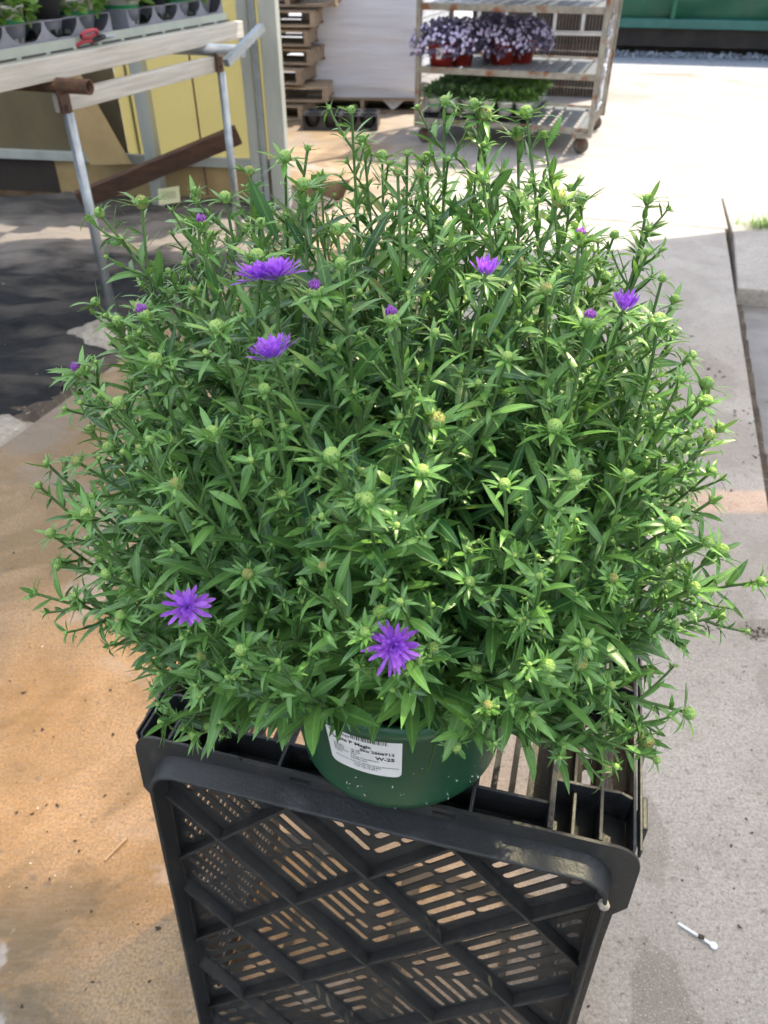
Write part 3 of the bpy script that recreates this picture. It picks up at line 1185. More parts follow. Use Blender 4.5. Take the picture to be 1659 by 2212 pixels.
# ------------------------------------------------------------------ pallets, wrapped load
board_me, stringer_me = {}, {}


def pallet(label, loc, rz, group=None, lx=1.0, ly=1.0, label_parts=None):
    t = thing('wood_pallet', label, 'pallet', loc, rz, group)
    key = (lx, ly)
    if key not in board_me:
        board_me[key] = MB().box(-lx / 2, lx / 2, -.05, .05, 0, .018).mesh('deck_board', M['pallet_wood'])
        stringer_me[key] = MB().box(-.02, .02, -ly / 2, ly / 2, 0, .09).mesh('stringer', M['pallet_wood'])
    for k in range(3):
        o = link('stringer', stringer_me[key], t)
        o.location = ((-lx / 2 + .03) + k * (lx - .06) / 2, 0, .018)
    for k in range(7):
        o = link('deck_board', board_me[key], t)
        o.location = (U(-.008, .008), -ly / 2 + .05 + k * (ly - .1) / 6, .109)
    for k in range(3):
        o = link('base_board', board_me[key], t)
        o.location = (0, -ly / 2 + .05 + k * (ly - .1) / 2, 0)
    return t


ordn = ['lowest', 'second lowest', 'third lowest', 'fourth lowest', 'fifth lowest', 'sixth lowest', 'seventh lowest', 'eighth lowest', 'topmost visible', 'top']
xo = [0.0, .20, .02, .14, .06, .12, .33, .1, .2]
for k in range(9):
    p = pallet('%s weathered pallet of the leaning stack beside the greenhouse doorway' % ordn[k],
               (-1.13 + xo[k] * .9, 8.75 + U(-.04, .06), .004 + k * .152), R(-9) + U(-.10, .10), 'weathered pallets in the stack by the doorway', .9, .95)
wp = pallet('clean tan pallet under the plastic wrapped load', (-.18, 9.15, .004), R(-4), None, 1.22, 1.1)
wl = thing('wrapped_load', 'tall block of goods wound in pale shrink wrap on a pallet', 'wrapped load', (-.18, 9.15, .134), R(-4))
vs, fs = [], []
per = [(-.57, -.5), (.57, -.5), (.57, .5), (-.57, .5)]
NS, NZ = 30, 60
ring = []
for e in range(4):
    a, b = per[e], per[(e + 1) % 4]
    for q in range(NS):
        ring.append((a[0] + (b[0] - a[0]) * q / NS, a[1] + (b[1] - a[1]) * q / NS))
for j in range(NZ + 1):
    z = 1.55 * j / NZ
    for i, (x, y) in enumerate(ring):
        s = 1 + .012 * mnoise.noise((x * 1.2, y * 1.2, z * 16)) + .016 * mnoise.noise((x * 2.2 + 4, y * 2.2, z * 3 + x * 1.3)) - (.02 if j < 3 else 0)
        zz = z
        if j == 0:
            zz = -.02 - .05 * max(0, mnoise.noise((x * 3, y * 3, 1)))
            if y < -.49 and .2 < x < .42:
                zz -= .09 * (1 - abs(x - .31) / .11)
        vs.append((x * s, y * s, zz))
nr = len(ring)
for j in range(NZ):
    for i in range(nr):
        fs.append((j * nr + i, j * nr + (i + 1) % nr, (j + 1) * nr + (i + 1) % nr, (j + 1) * nr + i))
fs.append(tuple(range(NZ * nr, NZ * nr + nr)))
mb = MB()
mb.add(vs, fs)
mb.build('wrap', M['shrink_wrap'], wl, smooth=True)
for (x, z, r) in ((.44, 1.02, .03), (.45, .92, .018)):
    mb = MB()
    mb.lathe([(0, .004), (r, 0)], 10)
    o = mb.build('rust_spot', M['rust'], wl)
    o.rotation_euler = (R(90), 0, 0)
    o.location = (x, -.53, z)

gt = shuttle_tray('shuttle_tray', 4, 2, .17, .12, 'black empty shuttle tray lying on the concrete by the wrapped load', (-.74, 7.75, .003), R(-4), 'black_pot')

# ------------------------------------------------------------------ nursery cart
F0 = Vector((.28, 7.23, 0))
cc = Vector((1.375, -.467, 0)).normalized()
cd = Vector((-cc.y, cc.x, 0))
cang = math.atan2(cc.y, cc.x)
CW, CD = 1.45, 1.0
cart = thing('nursery_cart', 'rusty wire sided nursery cart with two shelves of plants on casters', 'cart', F0, cang)
for x in (0, CW):
    for y in (0, CD):
        MB().box(x - .02, x + .02, y - .02, y + .02, .13, 1.95).build('post', M['cart_steel'], cart, bevel=.003)
        MB().box(x + (.02 if x == 0 else -.13), x + (.13 if x == 0 else -.02), y - .05, y + .05, .13, .165).build('caster_plate', M['cart_steel'], cart)
        cx = x + (.07 if x == 0 else -.06)
        mb = MB()
        mb.lathe([(0, -.022), (.05, -.022), (.062, -.012), (.062, .012), (.05, .022), (0, .022)], 18)
        o = mb.build('caster', M['rubber'], cart, smooth=True)
        o.rotation_euler = (R(90), 0, R(12))
        o.location = (cx, y + .03, .064)
        mb = MB()
        for s in (-1, 1):
            mb.box(cx - .022, cx + .022, y + .03 + s * .03 - .003, y + .03 + s * .03 + .003, .05, .135)
        mb.build('caster_fork', M['rust'], cart)


def shelf(z):
    holes = []
    nx_, ny_ = 13, 7
    for i in range(nx_):
        for j in range(ny_):
            if (i % 4) == 3:
                continue
            x = .08 + (CW - .16) * (i + .5) / nx_
            y = .06 + (CD - .12) * (j + .5) / ny_
            holes.append(slot(x, y - .035, x, y + .035, .026, 2))
    plate('shelf', [(.022, .022), (CW - .022, .022), (CW - .022, CD - .022), (.022, CD - .022)], holes, .003, M['shelf'], cart, lambda x, y, q: (x, y, z + q))
    MB().box(.021, CW - .021, -.012, .019, z - .035, z + .012).build('shelf_rail', M['cart_steel'], cart, bevel=.003)
    MB().box(.021, CW - .021, CD - .019, CD + .012, z - .035, z + .012).build('shelf_rail', M['cart_steel'], cart, bevel=.003)


for z in (.185, .565, 1.0, 1.45):
    shelf(z)
for nm, fn, wd in (('side_mesh', lambda a, z: (0, a, z), CD), ('side_mesh', lambda a, z: (CW, a, z), CD), ('back_mesh', lambda a, z: (a, CD, z), CW)):
    mb = MB()
    n = int(wd / .028)
    for i in range(1, n):
        a = wd * i / n
        mb.tube([fn(a, .16), fn(a, 1.94)], .0016, 3, cap=False)
    for j in range(13):
        z = .2 + j * .14
        mb.tube([fn(.02, z), fn(wd - .02, z)], .003, 4, cap=False)
    mb.build(nm, M['cart_steel'], cart)
mb = MB()
for (z, s) in ((.93, .09), (.72, .07), (.60, .06), (.48, .10), (.85, .05), (.38, .06)):
    pts = []
    for q in range(40):
        pts.append((CW + .02 + U(0, .035), U(-.03, .05), z + U(-s, s)))
    for q in range(38):
        mb.add(pts[q:q + 3], [(0, 1, 2)])
o = mb.build('film_scrap', M['clear_wrap'], cart)

# red pots with lilac flowers on the upper shelf
redp = pot_mesh(.115, .09, .17, [M['red_pot']])
purp = [foliage_mesh('foliage', 'purple_leaf', 560, .24, .17, .15, .05, .03, 4, .1, .9, 1.0) for _ in range(2)]


def bloom_mesh(n):
    lv = Leaves(2)
    for _ in range(n):
        a = U(0, 6.283)
        cz = U(-.25, 1)
        rr = max(0, 1 - cz * cz) ** .5
        o = np.array((rr * math.cos(a), rr * math.sin(a), cz))
        p = np.array((o[0] * .26, o[1] * .26, .15 + o[2] * .18)) * U(.94, 1.06)
        for q in range(4):
            d = perp(unit(o), 1.57 * q + U(-.3, .3))
            lv.add(p, unit(d + .35 * o), o, .018, .016, .2, .1, U(.2, 1))
    return lv.mesh('blooms', M['lilac'])


blooms = [bloom_mesh(170) for _ in range(2)]
reds = [(.16, .13, 'red pot with white tag and lilac flowers, front left of the cart shelf'),
        (.29, .27, 'red pot of lilac flowers just behind the tagged red pot'),
        (.60, .44, 'large red pot of lilac flowers in the middle of the cart shelf'),
        (.74, .58, 'red pot of lilac flowers farthest right on the cart shelf'),
        (.46, .76, 'red pot of lilac flowers at the very back of the shelf')]
for i, (x, y, lab) in enumerate(reds):
    p = F0 + cc * x + cd * y
    t = thing('red_potted_plant', lab, 'potted plant', (p.x, p.y, .568), U(0, 6), 'red pots of lilac flowers on the cart')
    link('pot', redp, t)
    link('foliage', purp[i % 2], t)
    o = link('blooms', blooms[i % 2], t)
    o['kind'] = 'stuff'
    if i == 0:
        t.rotation_euler = (0, 0, 0)
        mb = MB()
        for q in range(3):
            a0, a1 = R(-118 + q * 9), R(-118 + (q + 1) * 9)
            mb.add([(.107 * math.cos(a0), .107 * math.sin(a0), .06), (.107 * math.cos(a1), .107 * math.sin(a1), .06),
                    (.116 * math.cos(a1), .116 * math.sin(a1), .14), (.116 * math.cos(a0), .116 * math.sin(a0), .14)], [(0, 1, 2, 3)])
        mb.build('price_tag', M['label_white'], t)

# trays of white pots on the lower deck
swp = pot_mesh(.067, .052, .115, [M['white_pot'], M['green_band']], (.055, .072))
bed = [foliage_mesh('foliage', 'dark_leaf', 130, .085, .06, .14, .05, .028, 4, .1, 1.) for _ in range(3)]
bedg = [foliage_mesh('foliage', 'mum_leaf', 130, .085, .06, .14, .05, .028, 4, .1, 1.) for _ in range(2)]
for tx, lab in ((.04, 'black tray of white pots at the left of the lower cart deck'), (.50, 'black tray of white pots at the right of the lower cart deck')):
    p = F0 + cc * tx + cd * .05
    shuttle_tray('shuttle_tray', 3, 6, .15, .045, lab, (p.x, p.y, .189), cang, 'black_pot', 'black trays of white pots on the cart')
rown = ['front', 'second', 'third', 'fourth', 'fifth', 'back']
coln = ['leftmost', 'second from left', 'third from left', 'third from right', 'second from right', 'rightmost']
for i in range(6):
    for j in range(6):
        p = F0 + cc * (.04 + (i % 3 + .5) * .15 + (0 if i < 3 else .46)) + cd * (.05 + (j + .5) * .15)
        grn = i > 2 and (i + j) % 3
        t = thing('white_potted_plant', '%s leafy white pot, %s in the %s row of the lower cart deck' % ('bright' if grn else 'dark', coln[i], rown[j]), 'potted plant',
                  (p.x, p.y, .222), U(-.3, .3), 'white potted plants on the lower cart deck')
        link('pot', swp, t)
        link('foliage', bedg[(i + j) % 2] if grn else bed[(i + j) % 3], t)

# ------------------------------------------------------------------ shed and dumpster far behind
shed = thing('storage_shed', 'dark timber shed with white window frames seen through the cart', 'shed', (.95, 9.75, 0), R(-10))
MB().box(0, 1.5, 0, .8, .0, 2.1).build('wall', M['dark_timber'], shed)
for x in (.05, .85):
    mb = MB()
    for a in (0, .29, .58):
        mb.box(x + a, x + a + .035, -.03, -.002, .62, 1.5)
    for z in (.58, 1.0, 1.5):
        mb.box(x - .02, x + .60, -.034, -.006, z, z + .04)
    mb.build('window_frame', M['white_paint'], shed)
for k in range(4):
    MB().box(.02, 1.48, -.02, -.002, .05 + k * .12, .05 + k * .12 + .1).build('plank', M['dark_timber'], shed)
MB().box(-.1, 1.55, -.15, .9, 2.1, 2.16).build('roof', M['dark_timber'], shed)

dm = thing('dumpster', 'dented green steel dumpster with faded teal bottom rail on a dark skid', 'dumpster', (2.6, 13.62, 0), math.atan2(-.233, .97))
vs, fs = [], []
nx_, nz_ = 60, 14
for j in range(nz_ + 1):
    z = .45 + 1.35 * j / nz_
    for i in range(nx_ + 1):
        x = 6.2 * i / nx_
        dd = .10 * (1 - j / nz_) ** 2 + .05 * mnoise.noise((x * 1.1, z * 1.5, 0)) + .03 * mnoise.noise((x * 3, z * 3, 5))
        vs.append((x, dd - .10 * (j / nz_), z))
for j in range(nz_):
    for i in range(nx_):
        a = j * (nx_ + 1) + i
        fs.append((a, a + 1, a + nx_ + 2, a + nx_ + 1))
mb = MB()
mb.add(vs, fs)
mb.box(0, 6.2, .25, 2.2, .45, 1.8)
mb.build('body', M['green_steel'], dm, smooth=False)
MB().box(-.02, 6.22, -.06, 2.2, .33, .449).build('bottom_rail', M['teal_steel'], dm, bevel=.01)
MB().box(-.02, 6.22, -.14, 2.2, 1.8, 1.9).build('top_rail', M['teal_steel'], dm, bevel=.01)
MB().box(.0, 6.2, .02, 2.1, .10, .329).build('skid', M['skid'], dm)
for x in (1.6, 3.4, 5.2):
    MB().box(x, x + .06, -.07, .1, .45, 1.8).build('stiffener', M['green_steel'], dm, bevel=.008)

vs, fs = [], []
mb = MB()
for _ in range(900):
    x = U(2.2, 7)
    y = 13.55 - .24 * (x - 2.6) + random.gauss(-.15, .13)
    s = U(.012, .045)
    a = [(x + U(-s, s), y + U(-s, s), U(-.01, s * 1.6)) for _ in range(5)]
    mb.add(a, [(0, 1, 2), (0, 2, 3), (0, 3, 4), (1, 2, 4), (2, 3, 4)])
o = mb.build('gravel', M['gravel'])
tag(o, 'loose pale gravel heaped along the foot of the green dumpster', 'gravel', kind='stuff')

# grass tuft at the right edge
lv = Leaves(4)
for _ in range(160):
    a = U(0, 6.28)
    x, y = 2.36 + random.gauss(0, .07), 4.86 + random.gauss(0, .035)
    d = unit((math.cos(a) * .7, math.sin(a) * .7, U(.4, 1.3)))
    lv.add((x, y, -.005), d, unit((-math.cos(a) * .6, -math.sin(a) * .6, 1.)), U(.04, .13), .006, U(.3, 1.3), .3, U(0, 1))
o = link('grass', lv.mesh('grass', M['grass']))
tag(o, 'small tuft of bright grass growing at the slab joint', 'grass', kind='stuff')

# ------------------------------------------------------------------ litter on the path
st = thing('plant_stick', 'white plastic plant stick with a round end lying on the concrete', 'plant stick', (.565, .648, .004), 0)
a, b = Vector((-.028, .022, 0)), Vector((.02, -.014, 0))
dv = (b - a).normalized()
nv = Vector((-dv.y, dv.x, 0))
mb = MB()
mb.prism([tuple((a + nv * .0022)[:2]), tuple((a - nv * .0022)[:2]), tuple((b - nv * .0028)[:2]), tuple((b + nv * .0028)[:2])], 0, .002)
mb.build('stick', M['white_plastic'], st)
mb = MB()
c = b + dv * .005
mb.lathe([(0, -.0005), (.0068, -.0005), (.0068, .0018), (.0055, .0028), (0, .0028)], 16, (c.x, c.y, 0))
mb.build('round_end', M['white_plastic'], st)
mb = MB()
mb.bar((.001, -.001, .003), (.01, -.006, .005), .006, .005)
mb.build('soil_smear', M['debris'], st)


def clump(n, x, y, sx_, sy_, s0, s1, mb):
    for _ in range(n):
        px, py = x + random.gauss(0, sx_), y + random.gauss(0, sy_)
        s = U(s0, s1)
        v = [(px + U(-s, s), py + U(-s, s), U(.0, s * .9) + .0005) for _ in range(5)]
        mb.add(v, [(0, 1, 2), (0, 2, 3), (0, 3, 4), (1, 2, 4), (2, 3, 4)])


mb = MB()
clump(70, .97, 1.40, .025, .012, .001, .006, mb)
clump(40, .85, 1.42, .02, .01, .001, .004, mb)
clump(45, .62, 1.2, .2, .3, .001, .004, mb)
clump(120, .75, .9, .2, .35, .001, .005, mb)
clump(60, .5, .45, .08, .1, .001, .004, mb)
clump(230, -.75, 1.0, .3, .4, .001, .006, mb)
clump(14, -.6, .8, .25, .3, .005, .009, mb)
clump(60, 1.2, 2.4, .25, .6, .002, .006, mb)
clump(80, 1.35, 2.3, .03, .5, .003, .012, mb)
clump(160, -.62, 4.6, .18, .25, .006, .03, mb)
tag(mb.build('soil_crumbs', M['debris']), 'dark soil crumbs scattered over the concrete path', 'soil', kind='stuff')
mb = MB()
clump(60, -.7, .9, .3, .35, .001, .0028, mb)
clump(30, .75, .8, .25, .3, .0008, .002, mb)
clump(40, -1.9, 2.9, .5, .6, .003, .006, mb)
tag(mb.build('perlite_flecks', M['fleck']), 'tiny white perlite flecks scattered over the concrete', 'perlite', kind='stuff')
mb = MB()
mb.bar((-.545, .79, .003), (-.515, .835, .004), .005, .003)
tag(mb.build('splinter', M['pallet_wood']), 'pale wood splinter on the stained concrete left of the crate', 'splinter')
lv = Leaves(4)
lv.add((.735, .70, .002), (.5, .8, 0), (0, 0, 1), .022, .006, .5, .3, .3, 1)
o = link('fallen_leaf', lv.mesh('fallen_leaf', M['leaf']))
tag(o, 'small curled green leaf lying on the concrete at the right', 'leaf')
mb = MB()
mb.bar((.64, .455, .002), (.665, .44, .003), .004, .003)
tag(mb.build('twig', M['debris']), 'short dark twig on the concrete in the bottom right corner', 'twig')
mb = MB()
mb.box(2.05, 2.3, 3.0, 3.2, -.083, -.03)
tag(mb.build('concrete_chunk', M['stone'], bevel=.01), 'pale concrete chunk in the sunken area at the right edge', 'rubble')

# ------------------------------------------------------------------ crate
FLc = Vector((-.2879, .5530, 0))
CRANG = R(-14.766)
CWD, CDP, CH = .5608, .306, .70
crate = thing('plastic_crate', 'black plastic crate standing on its side with diamond ribbed slotted face', 'crate', FLc, CRANG)
T5 = math.tan(R(5))
BP, FP = M['black_plastic'], M['crate_face']


def face(u, v, d):
    return (u, d - v * T5, CH - v)


UC, VC, ST = CWD / 2, .355, .097
X0, X1, Y0, Y1 = .024, CWD - .024, .031, .675


def clip_seg(p, d, lims):
    lo, hi = -9, 9
    for pv, dv_, (a, b) in ((p[0], d[0], lims[0]), (p[1], d[1], lims[1])):
        if abs(dv_) < 1e-9:
            continue
        t0, t1 = (a - pv) / dv_, (b - pv) / dv_
        if t0 > t1:
            t0, t1 = t1, t0
        lo, hi = max(lo, t0), min(hi, t1)
    return lo, hi


S2 = math.sqrt(.5)
holes = []
cell = ST * math.sqrt(2)
for qx in (0, 1):
    for qy in (0, 1):
        lims = ((X0 + .008, UC - .007) if qx == 0 else (UC + .007, X1 - .008), (Y0 + .006, VC - .007) if qy == 0 else (VC + .007, Y1 - .006))
        back = (qx == qy)                       # slots run down-right in the upper-left and lower-right quarter
        d = (S2, S2) if back else (S2, -S2)
        nrm = (S2, -S2) if back else (S2, S2)
        for i in range(-5, 6):
            for j in range(-5, 6):
                if (i + j) % 2 == 0:
                    continue
                cu_, cv_ = UC + i * ST, VC + j * ST       # centre of a diamond
                for g_ in (-1, 1):
                    for k in range(6):
                        off = (k - 2.5) * .0195
                        px = cu_ + d[0] * g_ * .0325 + nrm[0] * off
                        py = cv_ + d[1] * g_ * .0325 + nrm[1] * off
                        lo, hi = clip_seg((px, py), d, lims)
                        lo, hi = max(lo, -.0262), min(hi, .0262)
                        if hi - lo < .004:
                            continue
                        holes.append(slot(px + d[0] * lo, py + d[1] * lo, px + d[0] * hi, py + d[1] * hi, .0104, 3))
plate('front_panel', [(X0 - .004, Y0 - .004), (X1 + .004, Y0 - .004), (X1 + .004, Y1 + .004), (X0 - .004, Y1 + .004)], holes, .0022, FP, crate,
      lambda x, y, z: face(x, y, .0215 + z))
for kind in (0, 1):
    for q in range(-7, 8):
        c0 = q * 2 * ST
        d = (S2, S2) if kind == 0 else (S2, -S2)
        p = (UC + c0, VC)
        lo, hi = clip_seg(p, d, ((X0 - .003, X1 + .003), (Y0 - .003, Y1 + .003)))
        if hi - lo < .03:
            continue
        a = (p[0] + d[0] * lo, p[1] + d[1] * lo)
        b = (p[0] + d[0] * hi, p[1] + d[1] * hi)
        nx_, ny_ = -d[1] * .0024, d[0] * .0024
        d0 = .0035 if kind == 0 else .0055
        mb = MB()
        mb.prism([(a[0] + nx_, a[1] + ny_), (a[0] - nx_, a[1] - ny_), (b[0] - nx_, b[1] - ny_), (b[0] + nx_, b[1] + ny_)], d0, .0203,
                 fn=lambda x, y, z: face(x, y, z))
        mb.build('rib', FP, crate, bevel=.0008)

# face frame: skirt with stepped top edge, flanged corners, handle notches
OV = .010
outer = []


def arc(cx, cy, r, a0, a1, n=6):
    return [(cx + r * math.cos(R(a0 + (a1 - a0) * k / n)), cy + r * math.sin(R(a0 + (a1 - a0) * k / n))) for k in range(n + 1)]


outer += arc(-OV + .028, .028, .028, 180, 270)
outer += [(.125, 0), (.127, .004), (CWD - .127, .004), (CWD - .125, 0)]
outer += arc(CWD + OV - .028, .028, .028, 270, 360)
outer += [(CWD + OV, .095), (CWD - .004, .115), (CWD - .004, CH - .01), (.004, CH - .01), (.004, .115), (-OV, .095)]
hole = rrect(X0, X1, Y0, Y1, .028)
nots = [[(x, .0095), (x + .026, .0095), (x + .026, .0165), (x, .0165)] for x in (.185, CWD - .211)]
plate('face_frame', outer, [hole] + nots, .0035, FP, crate, lambda x, y, z: face(x, y, .010 + z), bevel=.001)
# raised rounded lip round the recess
path = rrect(X0 - .002, X1 + .002, Y0 - .002, Y1 + .002, .030, 7)
prof = [(0.0, .0200), (.0, -.0165), (-.0008, -.0185), (-.0025, -.0192), (-.0042, -.0185), (-.005, -.0165), (-.0056, -.002), (-.0085, .004), (-.009, .012)]
vs, fs = [], []
n = len(path)
for i, (x, y) in enumerate(path):
    ax_, ay_ = path[i - 1]
    bx_, by_ = path[(i + 1) % n]
    t = Vector((bx_ - ax_, by_ - ay_)).normalized()
    nr_ = Vector((-t.y, t.x))           # inward for a ccw path
    for (o_, d_) in prof:
        vs.append(face(x + nr_.x * o_, y + nr_.y * o_, d_))
mq = len(prof)
for i in range(n):
    for k in range(mq - 1):
        a = i * mq + k
        b = ((i + 1) % n) * mq + k
        fs.append((a, b, b + 1, a + 1))
mb = MB()
mb.add(vs, fs)
mb.build('face_lip', BP, crate, smooth=True)
mb = MB()
mb.lathe([(0, -.005), (.005, -.004), (.0065, 0), (.005, .004), (0, .005)], 8)
o = mb.build('moulding_scrap', M['stone'], crate)
o.location = face(X1 + .004, Y0 + .03, -.016)

# side wall that now forms the top: deep ribbed tray with slotted floor
ZF = CH - .048
holes = []
x = .108
while x < CWD - .108:
    holes.append(slot(x, .062, x, .252, .0135, 3))
    x += .0208
for xx in (.022, .047, CWD - .047, CWD - .022):
    for (ya, yb) in ((.088, .126), (.150, .19), (.245, .285)):
        holes.append(slot(xx, ya, xx, yb, .0105, 3))


def topmap(z0):
    return lambda x_, y_, q: (x_, y_, z0 + q)


plate('top_floor', [(.002, .0055), (CWD - .002, .0055), (CWD - .002, CDP), (.002, CDP)], holes, .003, BP, crate, topmap(ZF), bevel=.0008)
holes2 = [rrect(a_, b_, .012, .285, .012, 3) for a_, b_ in ((.03, .085), (.10, .262), (.298, .46), (.475, .53))]
plate('base_floor', [(.006, -.02), (CWD - .006, -.02), (CWD - .006, CDP), (.006, CDP)], holes2, .004, BP, crate, topmap(.004))


def wall_rib(x0, y0, x1, y1, th=.004, z0=ZF + .0016, z1=CH - .0008, name='top_rib'):
    mb = MB()
    mb.bar((x0, y0, (z0 + z1) / 2), (x1, y1, (z0 + z1) / 2), th, z1 - z0)
    return mb.build(name, BP, crate, bevel=.0008)


def both(f):
    f(lambda x_: x_)
    f(lambda x_: CWD - x_)


YF = .0135
both(lambda s: wall_rib(s(.0345), YF, s(.0345), CDP - .003))
both(lambda s: wall_rib(s(.062), YF, s(.062), .0735, z1=CH - .012))
both(lambda s: wall_rib(s(.0865), YF, s(.0865), CDP - .003, th=.0065))
both(lambda s: wall_rib(s(.062), .0785, s(.062), .2275, z1=CH - .02))
for yy in (.076, .230):
    both(lambda s: wall_rib(s(.033), yy, s(.0845), yy, z1=CH - .0026))
    both(lambda s: wall_rib(s(.033), yy, s(.0145), yy + .001, z1=CH - .0026))
    both(lambda s: wall_rib(s(.0145), yy + .001, s(.0015), yy - .004, z1=CH - .0026))
wall_rib(.089, .047, CWD - .089, .047, z1=CH - .006)
wall_rib(.09, .0125, CWD - .09, .0125, th=.003, z1=CH - .0045)
wall_rib(.089, .262, CWD - .089, .262, z1=CH - .006)
both(lambda s: wall_rib(s(.171), YF, s(.171), .0452, z1=CH - .004))
both(lambda s: wall_rib(s(.235), YF, s(.235), .0452, z1=CH - .014))
wall_rib(0, CDP - .0012, CWD, CDP - .0012, th=.003, z0=CH - .06, z1=CH + .0, name='back_rim')
# end walls with slots, outer edges doubled
for k, xx in enumerate((0.0, CWD)):
    hs = []
    for zz in range(26):
        for yy in range(3):
            z = .05 + zz * .0225 + (.008 if zz > 12 else 0)
            y = .045 + yy * .085
            hs.append(slot(y, z, y + .064, z, .0115, 3))
    sh = plate('end_wall', [(.012, .002), (CDP, .002), (CDP, CH - .0004), (.012, CH - .0004)], hs, .003, BP, crate, lambda y_, z_, q, xx=xx: (xx + q, y_, z_))
    sgn = -1 if k == 0 else 1
    mb = MB()
    mb.bar((xx + sgn * .0065, .012, CH - .008), (xx + sgn * .0065, CDP, CH - .008), .003, .014)
    mb.build('edge_rail', BP, crate, bevel=.0008)
    mb = MB()
    mb.box(min(xx + sgn * .009, xx + sgn * .016), max(xx + sgn * .009, xx + sgn * .016), .045, .085, CH - .05, CH - .012)
    mb.build('latch_lug', BP, crate, bevel=.002)

# ------------------------------------------------------------------ potted aster
PX, PY, PZ = .020, .580, .7015
ast = thing('potted_aster', 'bushy aster in a green pot with violet flowers and many green buds on the crate', 'potted plant', (PX, PY, PZ), 0)
ORG = np.array((PX, PY, PZ))
PR0, PR1, PH = .116, .135, .165
mb = MB()
mb.lathe([(0, .004), (PR0 - .006, .0), (PR0, .003), (PR0 + .001, .012), (PR1 - .001, PH - .022), (PR1 + .003, PH - .02), (PR1 + .004, PH), (PR1 - .001, PH + .001),
          (PR1 - .004, PH - .03), (PR1 - .006, PH - .032)], 64)
mb.build('pot', M['pot_green'], ast, smooth=True)
mb = MB()
mb.lathe([(PR1 - .006, PH - .03), (.06, PH - .02), (0, PH - .018)], 32)
mb.build('potting_soil', M['soil'], ast, smooth=True)
mb = MB()
for _ in range(42):
    a = R(U(-165, -15))
    z = U(.004, .1) ** 1.0 * U(.2, 1)
    r = PR0 + (PR1 - PR0) * z / PH + .0012
    s = U(.0006, .0017)
    o_ = Vector((r * math.cos(a), r * math.sin(a), z + .003))
    v = [o_ + Vector((U(-s, s), U(-s, s), U(-s, s))) for _ in range(5)]
    mb.add(v, [(0, 1, 2), (0, 2, 3), (0, 3, 4), (1, 2, 4), (2, 3, 4)])
o = mb.build('perlite', M['fleck'], ast)
o['kind'] = 'stuff'


def on_pot(a, z, off):
    r = PR0 + .001 + (PR1 - PR0 - .002) * (z - .012) / (PH - .034) + off
    return (r * math.cos(a), r * math.sin(a), z)


# label sheet wrapped round the pot: x in metres along the wall from the label centre, y up
LA0 = R(-108)
LW, LH, LZ = .070, .072, .074


def lab(x_, y_, off):
    return on_pot(LA0 + x_ / .119, LZ + y_, off)


outl = rrect(-LW / 2, LW / 2, 0, LH, .006, 4)
vs, fs = [], []
nxl, nyl = 24, 12
for j in range(nyl + 1):
    for i in range(nxl + 1):
        x_ = -LW / 2 + LW * i / nxl
        y_ = LH * j / nyl
        # rounded lower corners
        ex = abs(x_) - (LW / 2 - .007)
        ey = .007 - y_
        if ex > 0 and ey > 0 and math.hypot(ex, ey) > .007:
            k_ = .007 / math.hypot(ex, ey)
            x_ = math.copysign(LW / 2 - .007 + ex * k_, x_)
            y_ = .007 - ey * k_
        vs.append(lab(x_, y_, .0010))
for j in range(nyl):
    for i in range(nxl):
        a = j * (nxl + 1) + i
        fs.append((a, a + 1, a + nxl + 2, a + nxl + 1))
mb = MB()
mb.add(vs, fs)
label = mb.build('label_sticker', M['label_white'], ast, smooth=True)

texts = [('9" Aster', -.036, .0595, .0062, 0), ('Purple P Magic', -.036, .0500, .0066, 1), ('Height', -.033, .0385, .0038, 0), ('Spread', -.033, .0345, .0038, 0),
         ('Exposure', -.033, .0305, .0038, 0), ('Uses', -.033, .0265, .0038, 0), ('12-18"', -.014, .0385, .0038, 0), ('18-24"', -.014, .0345, .0038, 0),
         ('Sun', -.014, .0305, .0038, 0), ('Large Containers', -.014, .0265, .0038, 0), ('Landscape', -.014, .0225, .0038, 0),
         ('Sku 2606713', -.003, .0420, .0060, 1), ('W-25', .013, .0315, .0074, 1),
         ("Grown by Alsip's Kingsbury Acres Greenhouse", -.033, .0170, .0032, 0), ('La Porte, IN 46350', -.012, .0130, .0034, 0), ('1.05 Gal /4.80 L', -.012, .0090, .0036, 0)]
pv, pf = [], []
pm = MB()
for s, x_, y_, size, bold in texts:
    cu = bpy.data.curves.new('txt', 'FONT')
    cu.body = s
    cu.size = size * 1.15
    cu.offset = size * (.03 if bold else .006)
    cu.resolution_u = 2
    to = bpy.data.objects.new('txt', cu)
    col.objects.link(to)
    dg = bpy.context.evaluated_depsgraph_get()
    me = bpy.data.meshes.new_from_object(to.evaluated_get(dg))
    bpy.data.objects.remove(to)
    vs = [lab((v.co.x + x_) * .87, v.co.y + y_, .0015) for v in me.vertices]
    pm.add(vs, [tuple(p.vertices) for p in me.polygons])
    bpy.data.meshes.remove(me)
x_ = -.010
while x_ < .022:
    w_ = random.choice((.0004, .0004, .0008, .0011))
    pm.add([lab(x_, .0605, .0015), lab(x_ + w_, .0605, .0015), lab(x_ + w_, .0695, .0015), lab(x_, .0695, .0015)], [(0, 1, 2, 3)])
    x_ += w_ + random.choice((.0005, .0007, .001))
pm.build('label_print', M['ink'], label)

